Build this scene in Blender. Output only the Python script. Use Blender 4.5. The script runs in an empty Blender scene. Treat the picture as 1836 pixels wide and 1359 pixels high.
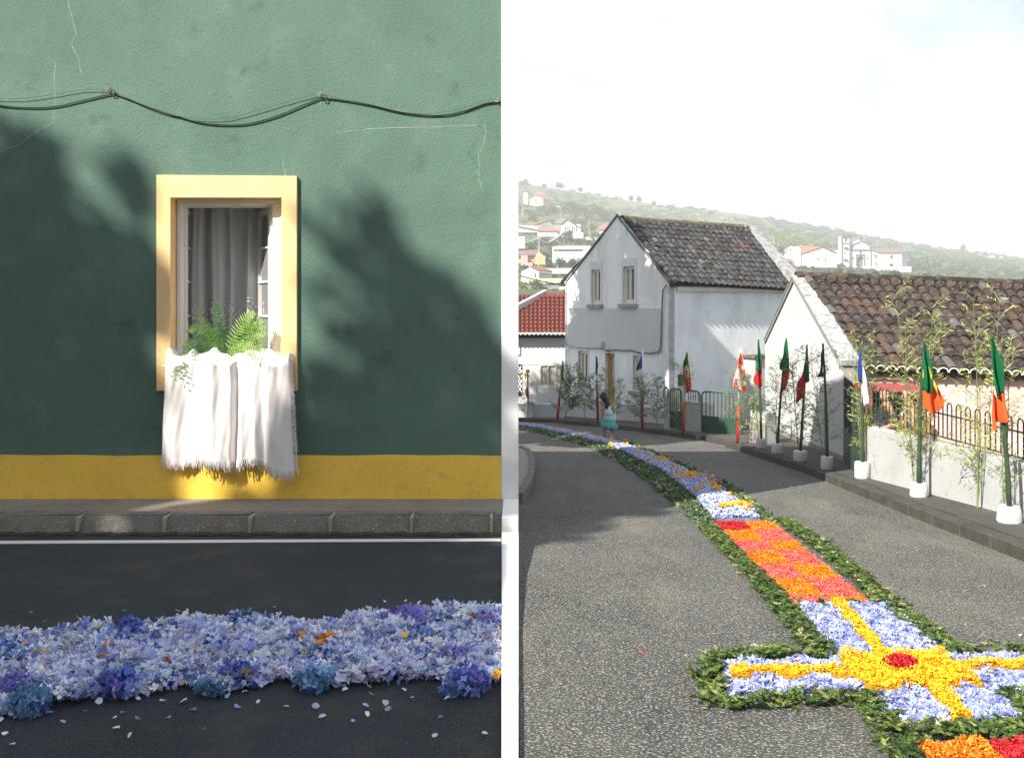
import bpy, bmesh, math, random
import numpy as np
from mathutils import Vector, Matrix
from mathutils.geometry import tessellate_polygon
random.seed(7); np.random.seed(7)
R = math.radians
sc = bpy.context.scene
col = sc.collection

# ------------------------------------------------------------------ camera, world, sun
F, CX, HY, CZ = 1700.0, 918.0, 550.0, 1.6       # focal length in photo pixels, horizon, eye height
cam_d = bpy.data.cameras.new('camera'); cam = bpy.data.objects.new('camera', cam_d); col.objects.link(cam)
cam.location = (0, 0, CZ); cam.rotation_euler = (R(90), 0, 0)
cam_d.sensor_width = 36; cam_d.lens = 36*F/1836; cam_d.shift_y = -(679.5-HY)/1836
cam_d.clip_start = 0.1; cam_d.clip_end = 4000
sc.camera = cam
SUN = Vector((-.557, -.557, .616)).normalized()
w = bpy.data.worlds.new('World'); sc.world = w; w.use_nodes = True
nt = w.node_tree; bg = nt.nodes['Background']
sky = nt.nodes.new('ShaderNodeTexSky'); sky.sky_type = 'NISHITA'; sky.sun_disc = False
sky.sun_elevation = math.asin(SUN.z); sky.sun_rotation = math.atan2(SUN.x, SUN.y)
sky.air_density = 1.0; sky.dust_density = 2.0; sky.ozone_density = 1.0
tc = nt.nodes.new('ShaderNodeTexCoord'); mp = nt.nodes.new('ShaderNodeMapping'); mp.inputs['Scale'].default_value = (1, 1, 2.2)
ns = nt.nodes.new('ShaderNodeTexNoise'); ns.inputs['Scale'].default_value = 2.3; ns.inputs['Detail'].default_value = 9; ns.inputs['Roughness'].default_value = .58
rp = nt.nodes.new('ShaderNodeValToRGB'); rp.color_ramp.elements[0].position = .42; rp.color_ramp.elements[1].position = .60
rp.color_ramp.elements[0].color = (.12,)*3+(1,); rp.color_ramp.elements[1].color = (.96,)*3+(1,)
mx = nt.nodes.new('ShaderNodeMixRGB'); mx.inputs[2].default_value = (4.9, 5.1, 5.2, 1)
L = nt.links.new
L(tc.outputs['Generated'], mp.inputs[0]); L(mp.outputs[0], ns.inputs['Vector']); L(ns.outputs[0], rp.inputs[0])
dm = nt.nodes.new('ShaderNodeMixRGB'); dm.blend_type = 'MULTIPLY'; dm.inputs[0].default_value = 1; dm.inputs[2].default_value = (.62, .66, .70, 1)
L(sky.outputs[0], dm.inputs[1]); L(rp.outputs[0], mx.inputs[0]); L(dm.outputs[0], mx.inputs[1]); L(mx.outputs[0], bg.inputs[0])
bg.inputs[1].default_value = 0.1
sd = bpy.data.lights.new('sun', 'SUN'); so = bpy.data.objects.new('sun', sd); col.objects.link(so)
sd.energy = 4.7; sd.angle = R(.53); sd.color = (1, .93, .82)
so.rotation_euler = (-SUN).to_track_quat('-Z', 'Y').to_euler(); so.location = (-20, -20, 25)
sc.view_settings.view_transform = 'Standard'; sc.view_settings.look = 'None'
sc.view_settings.exposure = 1.3; sc.view_settings.gamma = 1; sc.view_settings.use_curve_mapping = False
sc.render.engine = 'CYCLES'
sc.cycles.use_denoising = True; sc.cycles.max_bounces = 6; sc.cycles.volume_bounces = 1
sc.cycles.transparent_max_bounces = 8; sc.cycles.caustics_reflective = False; sc.cycles.caustics_refractive = False
sc.cycles.sample_clamp_indirect = 6

# ------------------------------------------------------------------ helpers
SL = .0706                                   # the road on the right falls away from the eye
def P(px, py, d): return Vector(((px-CX)/F*d, d, CZ+(HY-py)/F*d))
def G(px, py, off=0.0):                      # point of the sloping road plane seen at a pixel
    d = (CZ-off)*F/(py-HY-SL*F); return Vector(((px-CX)/F*d, d, -SL*d+off))
def gz(y, off=0.0): return -SL*y+off

def tag(o, label=None, cat=None, group=None, kind=None):
    if label: o['label'] = label
    if cat: o['category'] = cat
    if group: o['group'] = group
    if kind: o['kind'] = kind
    return o
def thing(name, label, cat, loc=(0,0,0), group=None):
    o = bpy.data.objects.new(name, None); col.objects.link(o); o.location = loc; o.empty_display_size = .2
    return tag(o, label, cat, group)
def link(name, me, parent=None, loc=None, rot=None, scale=None, mw=None):
    o = bpy.data.objects.new(name, me); col.objects.link(o)
    if mw is not None: o.matrix_basis = mw
    if loc is not None: o.location = loc
    if rot is not None: o.rotation_euler = rot
    if scale is not None: o.scale = scale
    if parent is not None:
        o.parent = parent
        o.matrix_parent_inverse = Matrix.Translation(-Vector(parent.location)) if parent.type == 'EMPTY' else parent.matrix_basis.inverted()
    return o

class MB:
    def __init__(s): s.v = []; s.f = []; s.c = None
    def add(s, vs, fs):
        n = len(s.v); s.v += [tuple(v) for v in vs]; s.f += [tuple(i+n for i in f) for f in fs]; return s
    def box(s, a, b):
        x0,y0,z0 = a; x1,y1,z1 = b
        return s.add([(x0,y0,z0),(x1,y0,z0),(x1,y1,z0),(x0,y1,z0),(x0,y0,z1),(x1,y0,z1),(x1,y1,z1),(x0,y1,z1)],
                     [(0,3,2,1),(4,5,6,7),(0,1,5,4),(1,2,6,5),(2,3,7,6),(3,0,4,7)])
    def hexa(s, q, up):                       # bottom quad q (4 points) and a lift vector or 4 top points
        t = up if isinstance(up, list) else [Vector(p)+Vector(up) for p in q]
        return s.add(list(q)+t, [(0,3,2,1),(4,5,6,7),(0,1,5,4),(1,2,6,5),(2,3,7,6),(3,0,4,7)])
    def slab(s, outer, holes, o, u, v, n, t):  # 2D outline with holes, thickness t behind the front face
        o, u, v, n = Vector(o), Vector(u), Vector(v), Vector(n)
        loops = [outer]+list(holes)
        flat = [p for lp in loops for p in lp]
        tris = tessellate_polygon([[Vector((p[0], p[1], 0)) for p in lp] for lp in loops])
        W = lambda p, k: o+u*p[0]+v*p[1]-n*k
        vs = [W(p, 0) for p in flat]+[W(p, t) for p in flat]
        N = len(flat); fs = []
        for tr in tris:
            a, b, c = [flat[i] for i in tr]
            ccw = (b[0]-a[0])*(c[1]-a[1])-(b[1]-a[1])*(c[0]-a[0]) > 0
            tr = tuple(tr) if ccw else tuple(reversed(tr))
            fs.append(tr); fs.append(tuple(i+N for i in reversed(tr)))
        k = 0
        for lp in loops:
            m = len(lp)
            for i in range(m):
                a, b = k+i, k+(i+1) % m
                fs.append((a, a+N, b+N, b))
            k += m
        return s.add(vs, fs)
    def tube(s, pts, r, n=6, cap=True):
        pts = [Vector(p) for p in pts]; rs = r if isinstance(r, (list, tuple)) else [r]*len(pts)
        vs = []; fs = []; prev = None
        for i, p in enumerate(pts):
            d = (pts[min(i+1, len(pts)-1)]-pts[max(i-1, 0)]); d = d.normalized() if d.length > 1e-9 else Vector((0,0,1))
            a = d.orthogonal().normalized() if prev is None else (prev-d*prev.dot(d)).normalized()
            prev = a; b = d.cross(a)
            for k in range(n):
                t = 2*math.pi*k/n; vs.append(p+(a*math.cos(t)+b*math.sin(t))*rs[i])
        for i in range(len(pts)-1):
            for k in range(n):
                fs.append((i*n+k, i*n+(k+1)%n, (i+1)*n+(k+1)%n, (i+1)*n+k))
        if cap: fs.append(tuple(reversed(range(n)))); fs.append(tuple(range((len(pts)-1)*n, len(pts)*n)))
        return s.add(vs, fs)
    def lathe(s, prof, c, n=16, axis='z'):
        vs = []; fs = []
        for r, z in prof:
            for k in range(n):
                t = 2*math.pi*k/n; vs.append((c[0]+r*math.cos(t), c[1]+r*math.sin(t), c[2]+z))
        for i in range(len(prof)-1):
            for k in range(n): fs.append((i*n+k, i*n+(k+1)%n, (i+1)*n+(k+1)%n, (i+1)*n+k))
        fs.append(tuple(reversed(range(n)))); fs.append(tuple(range((len(prof)-1)*n, len(prof)*n)))
        return s.add(vs, fs)
    def mesh(s, name, mat, smooth=False):
        me = bpy.data.meshes.new(name); me.from_pydata([tuple(v) for v in s.v], [], s.f); me.update()
        if mat is not None:
            for m in (mat if isinstance(mat, (list, tuple)) else [mat]): me.materials.append(m)
        if smooth: me.polygons.foreach_set('use_smooth', [True]*len(me.polygons))
        return me
    def build(s, name, mat, parent=None, smooth=False, bevel=0):
        o = link(name, s.mesh(name, mat, smooth), parent)
        if bevel:
            b = o.modifiers.new('bevel', 'BEVEL'); b.width = bevel; b.segments = 2; b.limit_method = 'ANGLE'
        return o

def pbox(mb, x0, y0, x1, y1, d, t):            # box whose front is the pixel rectangle seen at depth d
    a = P(x0, y1, d); b = P(x1, y0, d); return mb.box((a.x, d, a.z), (b.x, d+t, b.z))
def ppoly(mb, pts, d, t, holes=()):            # outline seen at depth d, t thick
    f = lambda q: (P(q[0], q[1], d).x, P(q[0], q[1], d).z)
    return mb.slab([f(q) for q in pts], [[f(q) for q in h] for h in holes], (0, d, 0), (1,0,0), (0,0,1), (0,-1,0), t)
class Wall:                                    # an upright plane between two plan points; pixels are cast on it
    def __init__(s, p0, p1):
        s.p = Vector((p0[0], p0[1], 0)); e = Vector((p1[0]-p0[0], p1[1]-p0[1], 0)); s.len = e.length
        s.u = e.normalized(); s.n = Vector((s.u.y, -s.u.x, 0))
    def hit(s, px, py):
        k = (px-CX)/F; u = (k*s.p.y-s.p.x)/(s.u.x-k*s.u.y); d = s.p.y+s.u.y*u
        return (u, CZ+(HY-py)/F*d)
    def at(s, u, z, out=0): return s.p+s.u*u+Vector((0,0,z))+s.n*out
    def pts(s, L_): return [s.hit(*q) for q in L_]
    def rect(s, x0, y0, x1, y1):
        a = s.hit(x0, y1); b = s.hit(x1, y0); zc = s.hit(x0, y0)[1]
        return [(a[0], a[1]), (b[0], a[1]), (b[0], b[1]), (a[0], b[1])]
    def slab(s, mb, outer, holes=(), out=0, t=.2): return mb.slab(outer, holes, s.at(0,0,out), s.u, (0,0,1), s.n, t)
def R4(u0, z0, u1, z1): return [(u0,z0),(u1,z0),(u1,z1),(u0,z1)]

# ------------------------------------------------------------------ materials
def nodes(name):
    m = bpy.data.materials.new(name); m.use_nodes = True; t = m.node_tree
    return m, t, t.nodes['Principled BSDF'], t.links.new
def M(name, c, rough=.85, var=.12, vs=1.5, bump=0, bs=60, spec=.3, stain=None, speck=None, metal=0, bdist=.01, detail=6, stretch=None):
    m, t, b, l = nodes(name); N = t.nodes.new
    g = N('ShaderNodeNewGeometry'); pos = g.outputs['Position']
    if stretch:
        mpn = N('ShaderNodeMapping'); mpn.inputs['Scale'].default_value = stretch; l(pos, mpn.inputs[0]); spos = mpn.outputs[0]
    else: spos = pos
    def noise(scale, det=detail, src=pos, rough_=.6):
        n = N('ShaderNodeTexNoise'); n.inputs['Scale'].default_value = scale; n.inputs['Detail'].default_value = det
        n.inputs['Roughness'].default_value = rough_; l(src, n.inputs['Vector']); return n.outputs[0]
    def mixc(fac, a, bb):
        x = N('ShaderNodeMixRGB'); l(fac, x.inputs[0])
        for i, q in ((1, a), (2, bb)):
            if isinstance(q, tuple): x.inputs[i].default_value = q+(1,)
            else: l(q, x.inputs[i])
        return x.outputs[0]
    def ramp(src, a, bb):
        r = N('ShaderNodeMapRange'); r.inputs[1].default_value = a; r.inputs[2].default_value = bb; l(src, r.inputs[0]); return r.outputs[0]
    out = mixc(ramp(noise(vs), .3, .7), tuple(k*(1-var) for k in c), tuple(min(1, k*(1+var)) for k in c))
    if stain:
        for (sc_, ss, a, bb, amt) in (stain if isinstance(stain, list) else [stain]):
            r = ramp(noise(ss, 8, spos), a, bb); mm = N('ShaderNodeMath'); mm.operation = 'MULTIPLY'; l(r, mm.inputs[0]); mm.inputs[1].default_value = amt
            out = mixc(mm.outputs[0], out, tuple(sc_))
    if speck:
        cc, ss, a, bb = speck; out = mixc(ramp(noise(ss, 3), a, bb), out, tuple(cc))
    l(out, b.inputs['Base Color']); b.inputs['Roughness'].default_value = rough; b.inputs['Metallic'].default_value = metal
    b.inputs['Specular IOR Level'].default_value = spec
    if bump:
        bn = N('ShaderNodeBump'); bn.inputs['Strength'].default_value = bump; bn.inputs['Distance'].default_value = bdist
        l(noise(bs, 5), bn.inputs['Height']); l(bn.outputs[0], b.inputs['Normal'])
    return m
def MCol(name, rough=.7, trans=.25, spec=.25, sat=None):   # colour per piece from the mesh, thin and a little translucent
    m, t, b, l = nodes(name); N = t.nodes.new
    a = N('ShaderNodeAttribute'); a.attribute_name = 'Col'; l(a.outputs['Color'], b.inputs['Base Color'])
    b.inputs['Roughness'].default_value = rough; b.inputs['Specular IOR Level'].default_value = spec
    tr = N('ShaderNodeBsdfTranslucent'); l(a.outputs['Color'], tr.inputs[0])
    x = N('ShaderNodeMixShader'); x.inputs[0].default_value = trans
    l(b.outputs[0], x.inputs[1]); l(tr.outputs[0], x.inputs[2]); l(x.outputs[0], t.nodes['Material Output'].inputs[0])
    return m
def MRand(name, ramp_cols, rough=.85, spots=None, bump=.4, bs=30):   # colour from each object's own random number
    m, t, b, l = nodes(name); N = t.nodes.new
    oi = N('ShaderNodeObjectInfo'); r = N('ShaderNodeValToRGB'); r.color_ramp.interpolation = 'CONSTANT'
    e = r.color_ramp.elements
    for i, (p, c) in enumerate(ramp_cols):
        q = e[i] if i < 2 else e.new(p); q.position = p; q.color = tuple(c)+(1,)
    l(oi.outputs['Random'], r.inputs[0])
    g = N('ShaderNodeNewGeometry'); n = N('ShaderNodeTexNoise'); n.inputs['Scale'].default_value = 9; n.inputs['Detail'].default_value = 8
    l(g.outputs['Position'], n.inputs['Vector'])
    mr = N('ShaderNodeMapRange'); mr.inputs[1].default_value = .5; mr.inputs[2].default_value = .68; l(n.outputs[0], mr.inputs[0])
    x = N('ShaderNodeMixRGB'); l(mr.outputs[0], x.inputs[0]); l(r.outputs[0], x.inputs[1]); x.inputs[2].default_value = (spots or (.3,.29,.27))+(1,)
    l(x.outputs[0], b.inputs['Base Color']); b.inputs['Roughness'].default_value = rough; b.inputs['Specular IOR Level'].default_value = .2
    bn = N('ShaderNodeBump'); bn.inputs['Strength'].default_value = bump; bn.inputs['Distance'].default_value = .01
    n2 = N('ShaderNodeTexNoise'); n2.inputs['Scale'].default_value = bs; l(g.outputs['Position'], n2.inputs['Vector'])
    l(n2.outputs[0], bn.inputs['Height']); l(bn.outputs[0], b.inputs['Normal'])
    return m

m_green = M('green_plaster', (.082,.152,.120), .8, .12, 1.3, bump=.6, bs=55, bdist=.013, spec=.35,
            stain=[((.24,.30,.265), 2.2, .54, .8, .28), ((.04,.07,.055), 3.1, .60, .72, .5)])
m_yellow = M('yellow_paint', (.90,.58,.08), .7, .07, 2, bump=.25, bs=90, bdist=.006, stain=[((.25,.17,.04), 62, .615, .66, .75), ((.52,.34,.07), 4, .54, .68, .4)])
m_frame = M('yellow_surround', (.80,.55,.27), .7, .05, 3, bump=.2, bs=110, bdist=.004, stain=[((.62,.42,.12), 9, .6, .75, .5)])
m_white = M('white_plaster', (.80,.82,.84), .9, .06, .8, bump=.3, bs=30, stain=[((.50,.51,.53), 1.3, .48, .68, .5), ((.30,.31,.31), 5, .58, .70, .35)], stretch=(1,1,.35))
m_white2 = M('clean_white_plaster', (.55,.56,.57), .9, .04, .8, bump=.25, bs=25, stain=[((.5,.5,.47), 2.2, .6, .85, .4)])
m_whitewood = M('white_painted_wood', (.80,.79,.77), .5, .05, 6, bump=.1, bs=40, stain=[((.35,.33,.30), 60, .7, .74, .5)])
m_pil = M('white_limewash', (.82,.82,.82), .85, .04, 2, bump=.2, bs=60, bdist=.005)
m_stone = M('pale_stone_surround', (.66,.67,.69), .9, .08, 3, bump=.2)
m_grey = M('grey_render', (.55,.56,.59), .9, .05, 1.0, bump=.2, bs=40)
m_greyplinth = M('taupe_plinth_paint', (.25,.24,.215), .9, .08, 2, bump=.2, bs=40)
m_quoin = M('grey_quoin', (.33,.35,.38), .9, .12, 3, bump=.3, bs=40, stain=[((.6,.62,.64), 4, .5, .65, .6), ((.14,.15,.16), 9, .6, .72, .7)])
m_coping = M('lichen_coping', (.33,.34,.35), .95, .15, 4, bump=.5, bs=30, stain=[((.13,.135,.13), 6, .46, .66, .8), ((.3,.28,.2), 5, .58, .7, .5)])
m_verge = M('dark_verge', (.13,.14,.145), .95, .3, 4, bump=.5, bs=30, stain=[((.35,.37,.38), 12, .6, .7, .7)])
m_pink = M('pink_plaster', (.60,.41,.38), .9, .05, 1, bump=.2, bs=40, stain=[((.78,.66,.63), 2, .5, .7, .5)])
m_maroon = M('maroon_paint', (.32,.085,.09), .7, .1, 3)
m_dark = M('dark_interior', (.03,.03,.035), .9, .1, 2)
m_room = M('room_plaster', (.75,.73,.72), .9, .1, 2)
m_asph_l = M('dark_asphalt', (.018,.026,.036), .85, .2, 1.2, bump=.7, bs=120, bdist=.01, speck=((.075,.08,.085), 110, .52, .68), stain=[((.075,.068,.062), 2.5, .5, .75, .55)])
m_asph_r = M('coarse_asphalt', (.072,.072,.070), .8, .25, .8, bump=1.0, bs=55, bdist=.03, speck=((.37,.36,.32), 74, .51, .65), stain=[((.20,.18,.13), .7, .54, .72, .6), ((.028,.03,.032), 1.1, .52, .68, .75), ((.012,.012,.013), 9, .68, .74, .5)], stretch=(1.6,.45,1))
m_pave = M('worn_pavement_concrete', (.22,.195,.17), .9, .16, 2, bump=.5, bs=110, bdist=.008, speck=((.42,.39,.34), 70, .55, .7), stain=[((.12,.11,.10), 3, .5, .75, .5)])
m_pave_r = M('dark_pavement', (.065,.062,.060), .9, .25, 2, bump=.5, bs=90, bdist=.01, speck=((.15,.15,.14), 110, .6, .75), stain=[((.16,.15,.14), 2, .6, .75, .5)])
m_kerb = M('kerb_basalt', (.17,.155,.14), .9, .25, 5, bump=.7, bs=80, bdist=.012, speck=((.5,.48,.44), 60, .60, .70), stain=[((.05,.06,.045), 5, .55, .75, .7)])
m_kerb_r = M('dark_kerb_basalt', (.055,.052,.045), .9, .3, 5, bump=.8, bs=60, bdist=.015, speck=((.22,.21,.18), 80, .62, .72))
m_mortar = M('kerb_mortar', (.38,.34,.26), .95, .15, 8, bump=.6, bs=70)
m_paint = M('road_paint', (.66,.66,.65), .7, .06, 6, bump=.3, bs=150, stain=[((.2,.2,.2), 60, .66, .72, .7)])
m_moss = M('gutter_moss', (.06,.065,.03), .95, .4, 30, bump=1, bs=120, bdist=.02)
m_cloth = M('white_cotton', (.72,.68,.67), .95, .02, 5, bump=.25, bs=420, bdist=.002, spec=.1)
m_curtain, t_, b_, l_ = nodes('sheer_curtain')
b_.inputs['Base Color'].default_value = (.88,.87,.90,1); b_.inputs['Roughness'].default_value = .9
m_lace = M('lace_thread', (.78,.78,.80), .9, .02, 5)
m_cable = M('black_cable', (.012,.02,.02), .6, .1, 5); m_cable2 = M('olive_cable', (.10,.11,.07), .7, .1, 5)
m_rust = M('rusty_hook', (.45,.24,.10), .8, .3, 40)
m_crack = M('crack_filler', (.40,.43,.37), .95, .2, 30)
m_greenpaint = M('green_gate_paint', (.022,.06,.038), .5, .15, 3, bump=.1, bs=20, spec=.4)
m_iron = M('dark_green_iron', (.018,.032,.026), .5, .2, 6, spec=.4)
m_red = M('red_paint', (.45,.02,.03), .6, .1, 6); m_whitepole = M('white_pole', (.7,.7,.7), .6, .05, 6)
m_pole = M('green_bamboo_pole', (.03,.055,.028), .6, .3, 9)
m_pot = M('whitewashed_concrete', (.58,.58,.58), .9, .05, 4, bump=.7, bs=30, bdist=.02)
m_wood = M('varnished_wood', (.42,.20,.05), .5, .2, 8); m_glass = M('dark_window_glass', (.10,.105,.10), .15, .2, 2, spec=.6)
m_curt2 = M('pale_curtain', (.42,.38,.33), .9, .1, 8)
m_creamwood = M('cream_window_wood', (.66,.63,.54), .6, .04, 5)
m_leaf = MCol('leaf', .6, .3); m_petal = MCol('petal', .8, .22, .1); m_flagc = MCol('flag_cloth', .85, .4, .05)
m_bark = M('bark', (.10,.085,.065), .95, .2, 8, bump=.5, bs=30)
m_stem = M('bamboo_stem', (.17,.22,.09), .6, .2, 8)
m_tileA = MRand('old_roof_tile', [(0,(.024,.025,.030)),(.35,(.037,.039,.045)),(.62,(.056,.059,.066)),(.80,(.037,.031,.030)),(.95,(.10,.10,.11)),(.98,(.12,.045,.038))], spots=(.10,.095,.08))
m_tileB = MRand('weathered_brown_tile', [(0,(.028,.020,.018)),(.3,(.055,.034,.028)),(.55,(.040,.031,.029)),(.82,(.080,.046,.034)),(.95,(.10,.095,.095))], spots=(.11,.10,.09))
m_tileC = M('red_roof_tile', (.17,.052,.042), .8, .12, 6, bump=.2, bs=20)
m_ridge = M('mossy_ridge', (.13,.10,.07), .95, .35, 6, bump=.8, bs=20, bdist=.03, stain=[((.2,.2,.17), 8, .55, .7, .7)])
m_underroof = M('roof_underlay', (.04,.032,.03), .95, .2, 5)
# ------------------------------------------------------------------ scatter of petals, chips and leaves
def in_poly(p, poly):
    x, y = p[:,0], p[:,1]; c = np.zeros(len(p), bool); n = len(poly)
    for i in range(n):
        x0, y0 = poly[i]; x1, y1 = poly[(i+1) % n]
        if y0 == y1: continue
        k = ((y0 > y) != (y1 > y)) & (x < (x1-x0)*(y-y0)/(y1-y0)+x0); c ^= k
    return c
def pts_in(polys, n):
    P_ = np.array([q for p in polys for q in p]); lo, hi = P_.min(0), P_.max(0); out = []; k = 0
    while k < n:
        q = lo+np.random.rand(n*2, 2)*(hi-lo); m = np.zeros(len(q), bool)
        for p in polys: m |= in_poly(q, p)
        out.append(q[m]); k += m.sum()
        if not m.any(): break
    return np.concatenate(out)[:n]
def _fl():
    v = [(0,0,-.04)]; f = []
    for k in range(4):
        a = k*math.pi/2; n = len(v); v += [(.34*math.cos(a-.62),.34*math.sin(a-.62),.03),(.52*math.cos(a),.52*math.sin(a),.10+.05*(k%2)),(.34*math.cos(a+.62),.34*math.sin(a+.62),.06)]; f.append((0,n,n+1,n+2))
    return np.array(v), f
SHAPES = {
 'floret': _fl(),  # x along, y across, z fold
 'petal': (np.array([(-.5,0,.0),(-.1,-.42,.12),(.4,-.34,.2),(.55,0,.05),(.4,.34,.2),(-.1,.42,.12)]), [(0,1,2,3),(0,3,4,5)]),
 'chip':  (np.array([(-.5,-.2,0),(.5,-.22,.1),(.5,.2,.0),(-.45,.22,.12)]), [(0,1,2,3)]),
 'leaf':  (np.array([(-.5,0,0),(-.1,-.2,.08),(.5,0,-.06),(-.1,.2,.08)]), [(0,1,2,3)]),
 'blade': (np.array([(-.5,-.04,0),(0,-.085,.03),(.5,0,-.08),(0,.085,.03)]), [(0,1,2,3)]),
 'broad': (np.array([(-.5,0,0),(-.2,-.26,.1),(.25,-.2,.08),(.5,0,-.1),(.25,.2,.08),(-.2,.26,.1)]), [(0,1,2,3),(0,3,4,5)]),
}
def pieces(name, C, size, cols, mat, shape='petal', tilt=.6, parent=None, kind='stuff', sv=.35, dirs=None, label=None, cat=None, group=None, droop=None):
    C = np.asarray(C, float); n = len(C); S, Fc = SHAPES[shape]
    yaw = np.random.rand(n)*2*np.pi; a = np.random.randn(n)*tilt; b = np.random.randn(n)*tilt
    ca, sa, cb, sb, cy, sy = np.cos(a), np.sin(a), np.cos(b), np.sin(b), np.cos(yaw), np.sin(yaw)
    s = size*(1+(np.random.rand(n)*2-1)*sv)
    V = S[None]*s[:,None,None]
    if dirs is None:
        x, y, z = V[...,0], V[...,1], V[...,2]
        y, z = y*ca[:,None]-z*sa[:,None], y*sa[:,None]+z*ca[:,None]
        x, z = x*cb[:,None]-z*sb[:,None], x*sb[:,None]+z*cb[:,None]
        x, y = x*cy[:,None]-y*sy[:,None], x*sy[:,None]+y*cy[:,None]
        V = np.stack([x,y,z], -1)
    else:
        D = np.asarray(dirs, float); D = D/np.linalg.norm(D, axis=1, keepdims=True)
        r = np.random.randn(n,3); U = np.cross(D, r); U /= np.linalg.norm(U, axis=1, keepdims=True)+1e-9; W = np.cross(D, U)
        V = V[...,0:1]*D[:,None]+V[...,1:2]*U[:,None]+V[...,2:3]*W[:,None]
    V = V+C[:,None]; m = len(S)
    cols = np.asarray(cols, float)
    me = bpy.data.meshes.new(name)
    fl = np.array(Fc); nf, k = fl.shape
    idx = (fl[None]+np.arange(n)[:,None,None]*m).reshape(-1)
    me.vertices.add(n*m); me.vertices.foreach_set('co', V.reshape(-1).astype('f'))
    me.loops.add(len(idx)); me.loops.foreach_set('vertex_index', idx.astype('i'))
    me.polygons.add(n*nf); me.polygons.foreach_set('loop_start', (np.arange(n*nf)*k).astype('i'))
    me.update(calc_edges=True)
    at = me.color_attributes.new('Col', 'FLOAT_COLOR', 'POINT')
    cc = np.concatenate([cols, np.ones((n,1))], 1); at.data.foreach_set('color', np.repeat(cc, m, axis=0).reshape(-1).astype('f'))
    me.materials.append(mat)
    o = link(name, me, parent)
    return tag(o, label, cat, group, kind)
def pal(n, palette, jit=.12):
    ps = np.array([p[1:] for p in palette]); wt = np.array([p[0] for p in palette]); wt = wt/wt.sum()
    c = ps[np.random.choice(len(ps), n, p=wt)]; return np.clip(c*(1+np.random.randn(n,1)*jit), 0, 1)
HYD = [(5,.72,.76,.90),(3,.52,.60,.86),(4,.82,.83,.90),(1.6,.30,.38,.78),(1.2,.50,.42,.74),(.6,.14,.22,.52),(.4,.66,.62,.56),(.5,.80,.80,.84)]
BLU = [(4,.12,.20,.60),(3,.20,.30,.70),(2,.08,.12,.42),(2,.30,.38,.78),(1,.26,.20,.62),(.5,.08,.14,.22)]
PUR = [(4,.26,.24,.66),(3,.36,.34,.76),(2,.16,.16,.50),(1,.5,.48,.8),(1,.34,.22,.6)]
TEA = [(4,.16,.34,.58),(3,.24,.42,.66),(2,.08,.18,.30),(1,.45,.55,.75)]
ORA = [(3,.90,.36,.02),(2,.85,.50,.04),(1,.5,.08,.02)]

# ------------------------------------------------------------------ ground
def sheet(name, poly, zf, mat, thick, label=None, kind='structure', step=None):
    mb = MB(); n = len(poly)
    top = [(x, y, zf(y)) for x, y in poly]; bot = [(x, y, zf(y)-thick) for x, y in poly]
    tr = tessellate_polygon([[Vector((p[0], p[1], 0)) for p in poly]]); fs = []
    for t in tr:
        a, b, c = [poly[i] for i in t]; up = (b[0]-a[0])*(c[1]-a[1])-(b[1]-a[1])*(c[0]-a[0]) > 0
        fs.append(tuple(t) if up else tuple(reversed(t)))
    fs += [tuple(i+n for i in reversed(f)) for f in fs[:]]
    fs += [(i, (i+1)%n, (i+1)%n+n, i+n) for i in range(n)]
    mb.add(top+bot, fs); o = mb.build(name, mat); return tag(o, label, None, None, kind)

K = [(4.2,.3),(4.3,4.5),(4.45,8.24),(4.56,10.7),(4.8,15),(4.78,19),(4.74,21),(4.43,23.4),(3.69,25.9),(2.6,28.6),(1.32,31),(-1.5,32.6),(-8,34)]
def kx(y):
    for (x0,y0),(x1,y1) in zip(K, K[1:]):
        if y0 <= y <= y1: return x0+(x1-x0)*(y-y0)/(y1-y0)
    return K[0][0] if y < K[0][1] else K[-1][0]
# the hillside: pixel heights of the slope as a function of distance
SKX = [0,600,930,1090,1180,1330,1500,1600,1700,1836,2300]; SKY = [300,312,328,354,368,384,412,432,447,464,520]
def skyl(px): return float(np.interp(px, SKX, SKY))
def hill_z(x, y):
    px = CX+F*x/max(y, 1); sk = skyl(px)
    if y < 34: return -SL*y-.25
    if y < 140: return float(np.interp(y, [34,60,100,140], [-2.65,-3.6,-2.2,CZ+(HY-560)/F*140]))
    t = min(1, math.log(y/140)/math.log(6.5)); py = 560+(sk-560)*t
    z = CZ+(HY-py)/F*y
    if y > 910: z = CZ+(HY-sk)/F*910
    return z
def hill_d(px, py): return 140*6.5**((560-py)/(560-skyl(px)))
def build_ground():
    ys = [-60,-20,0,4,8,12,17,22,28,33,34,40,50,60,80,100,120,140]+list(np.geomspace(150, 910, 46))+[960,1150,1500]
    vs = []; fs = []; A = np.linspace(-1.0, 1.0, 121); n = len(A)
    for y in ys:
        W_ = max(60, abs(y)*1.0)
        for a in A:
            x = a*W_; z = hill_z(x, y)
            if y > 150 and y < 910: z += 1.2*math.sin(x*.05+y*.02)*math.sin(y*.03)*(y/910)
            if y > 910: z -= (y-910)*.05
            if y <= 0: z = -.25
            vs.append((x, y, z))
    for j in range(len(ys)-1):
        for i in range(n-1):
            k = j*n+i; fs.append((k, k+1, k+n+1, k+n))
    m = M('hillside_grass', (.060,.085,.030), .95, .3, .012, stain=[((.045,.070,.028), .03, .48, .6, .8), ((.15,.17,.06), .02, .55, .65, .7), ((.03,.05,.02), .2, .55, .65, .6)])
    o = MB().add(vs, fs).build('hillside', m, smooth=True); tag(o, kind='structure')
build_ground()
ZL = -.48                                    # level of the lane on the left
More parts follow.
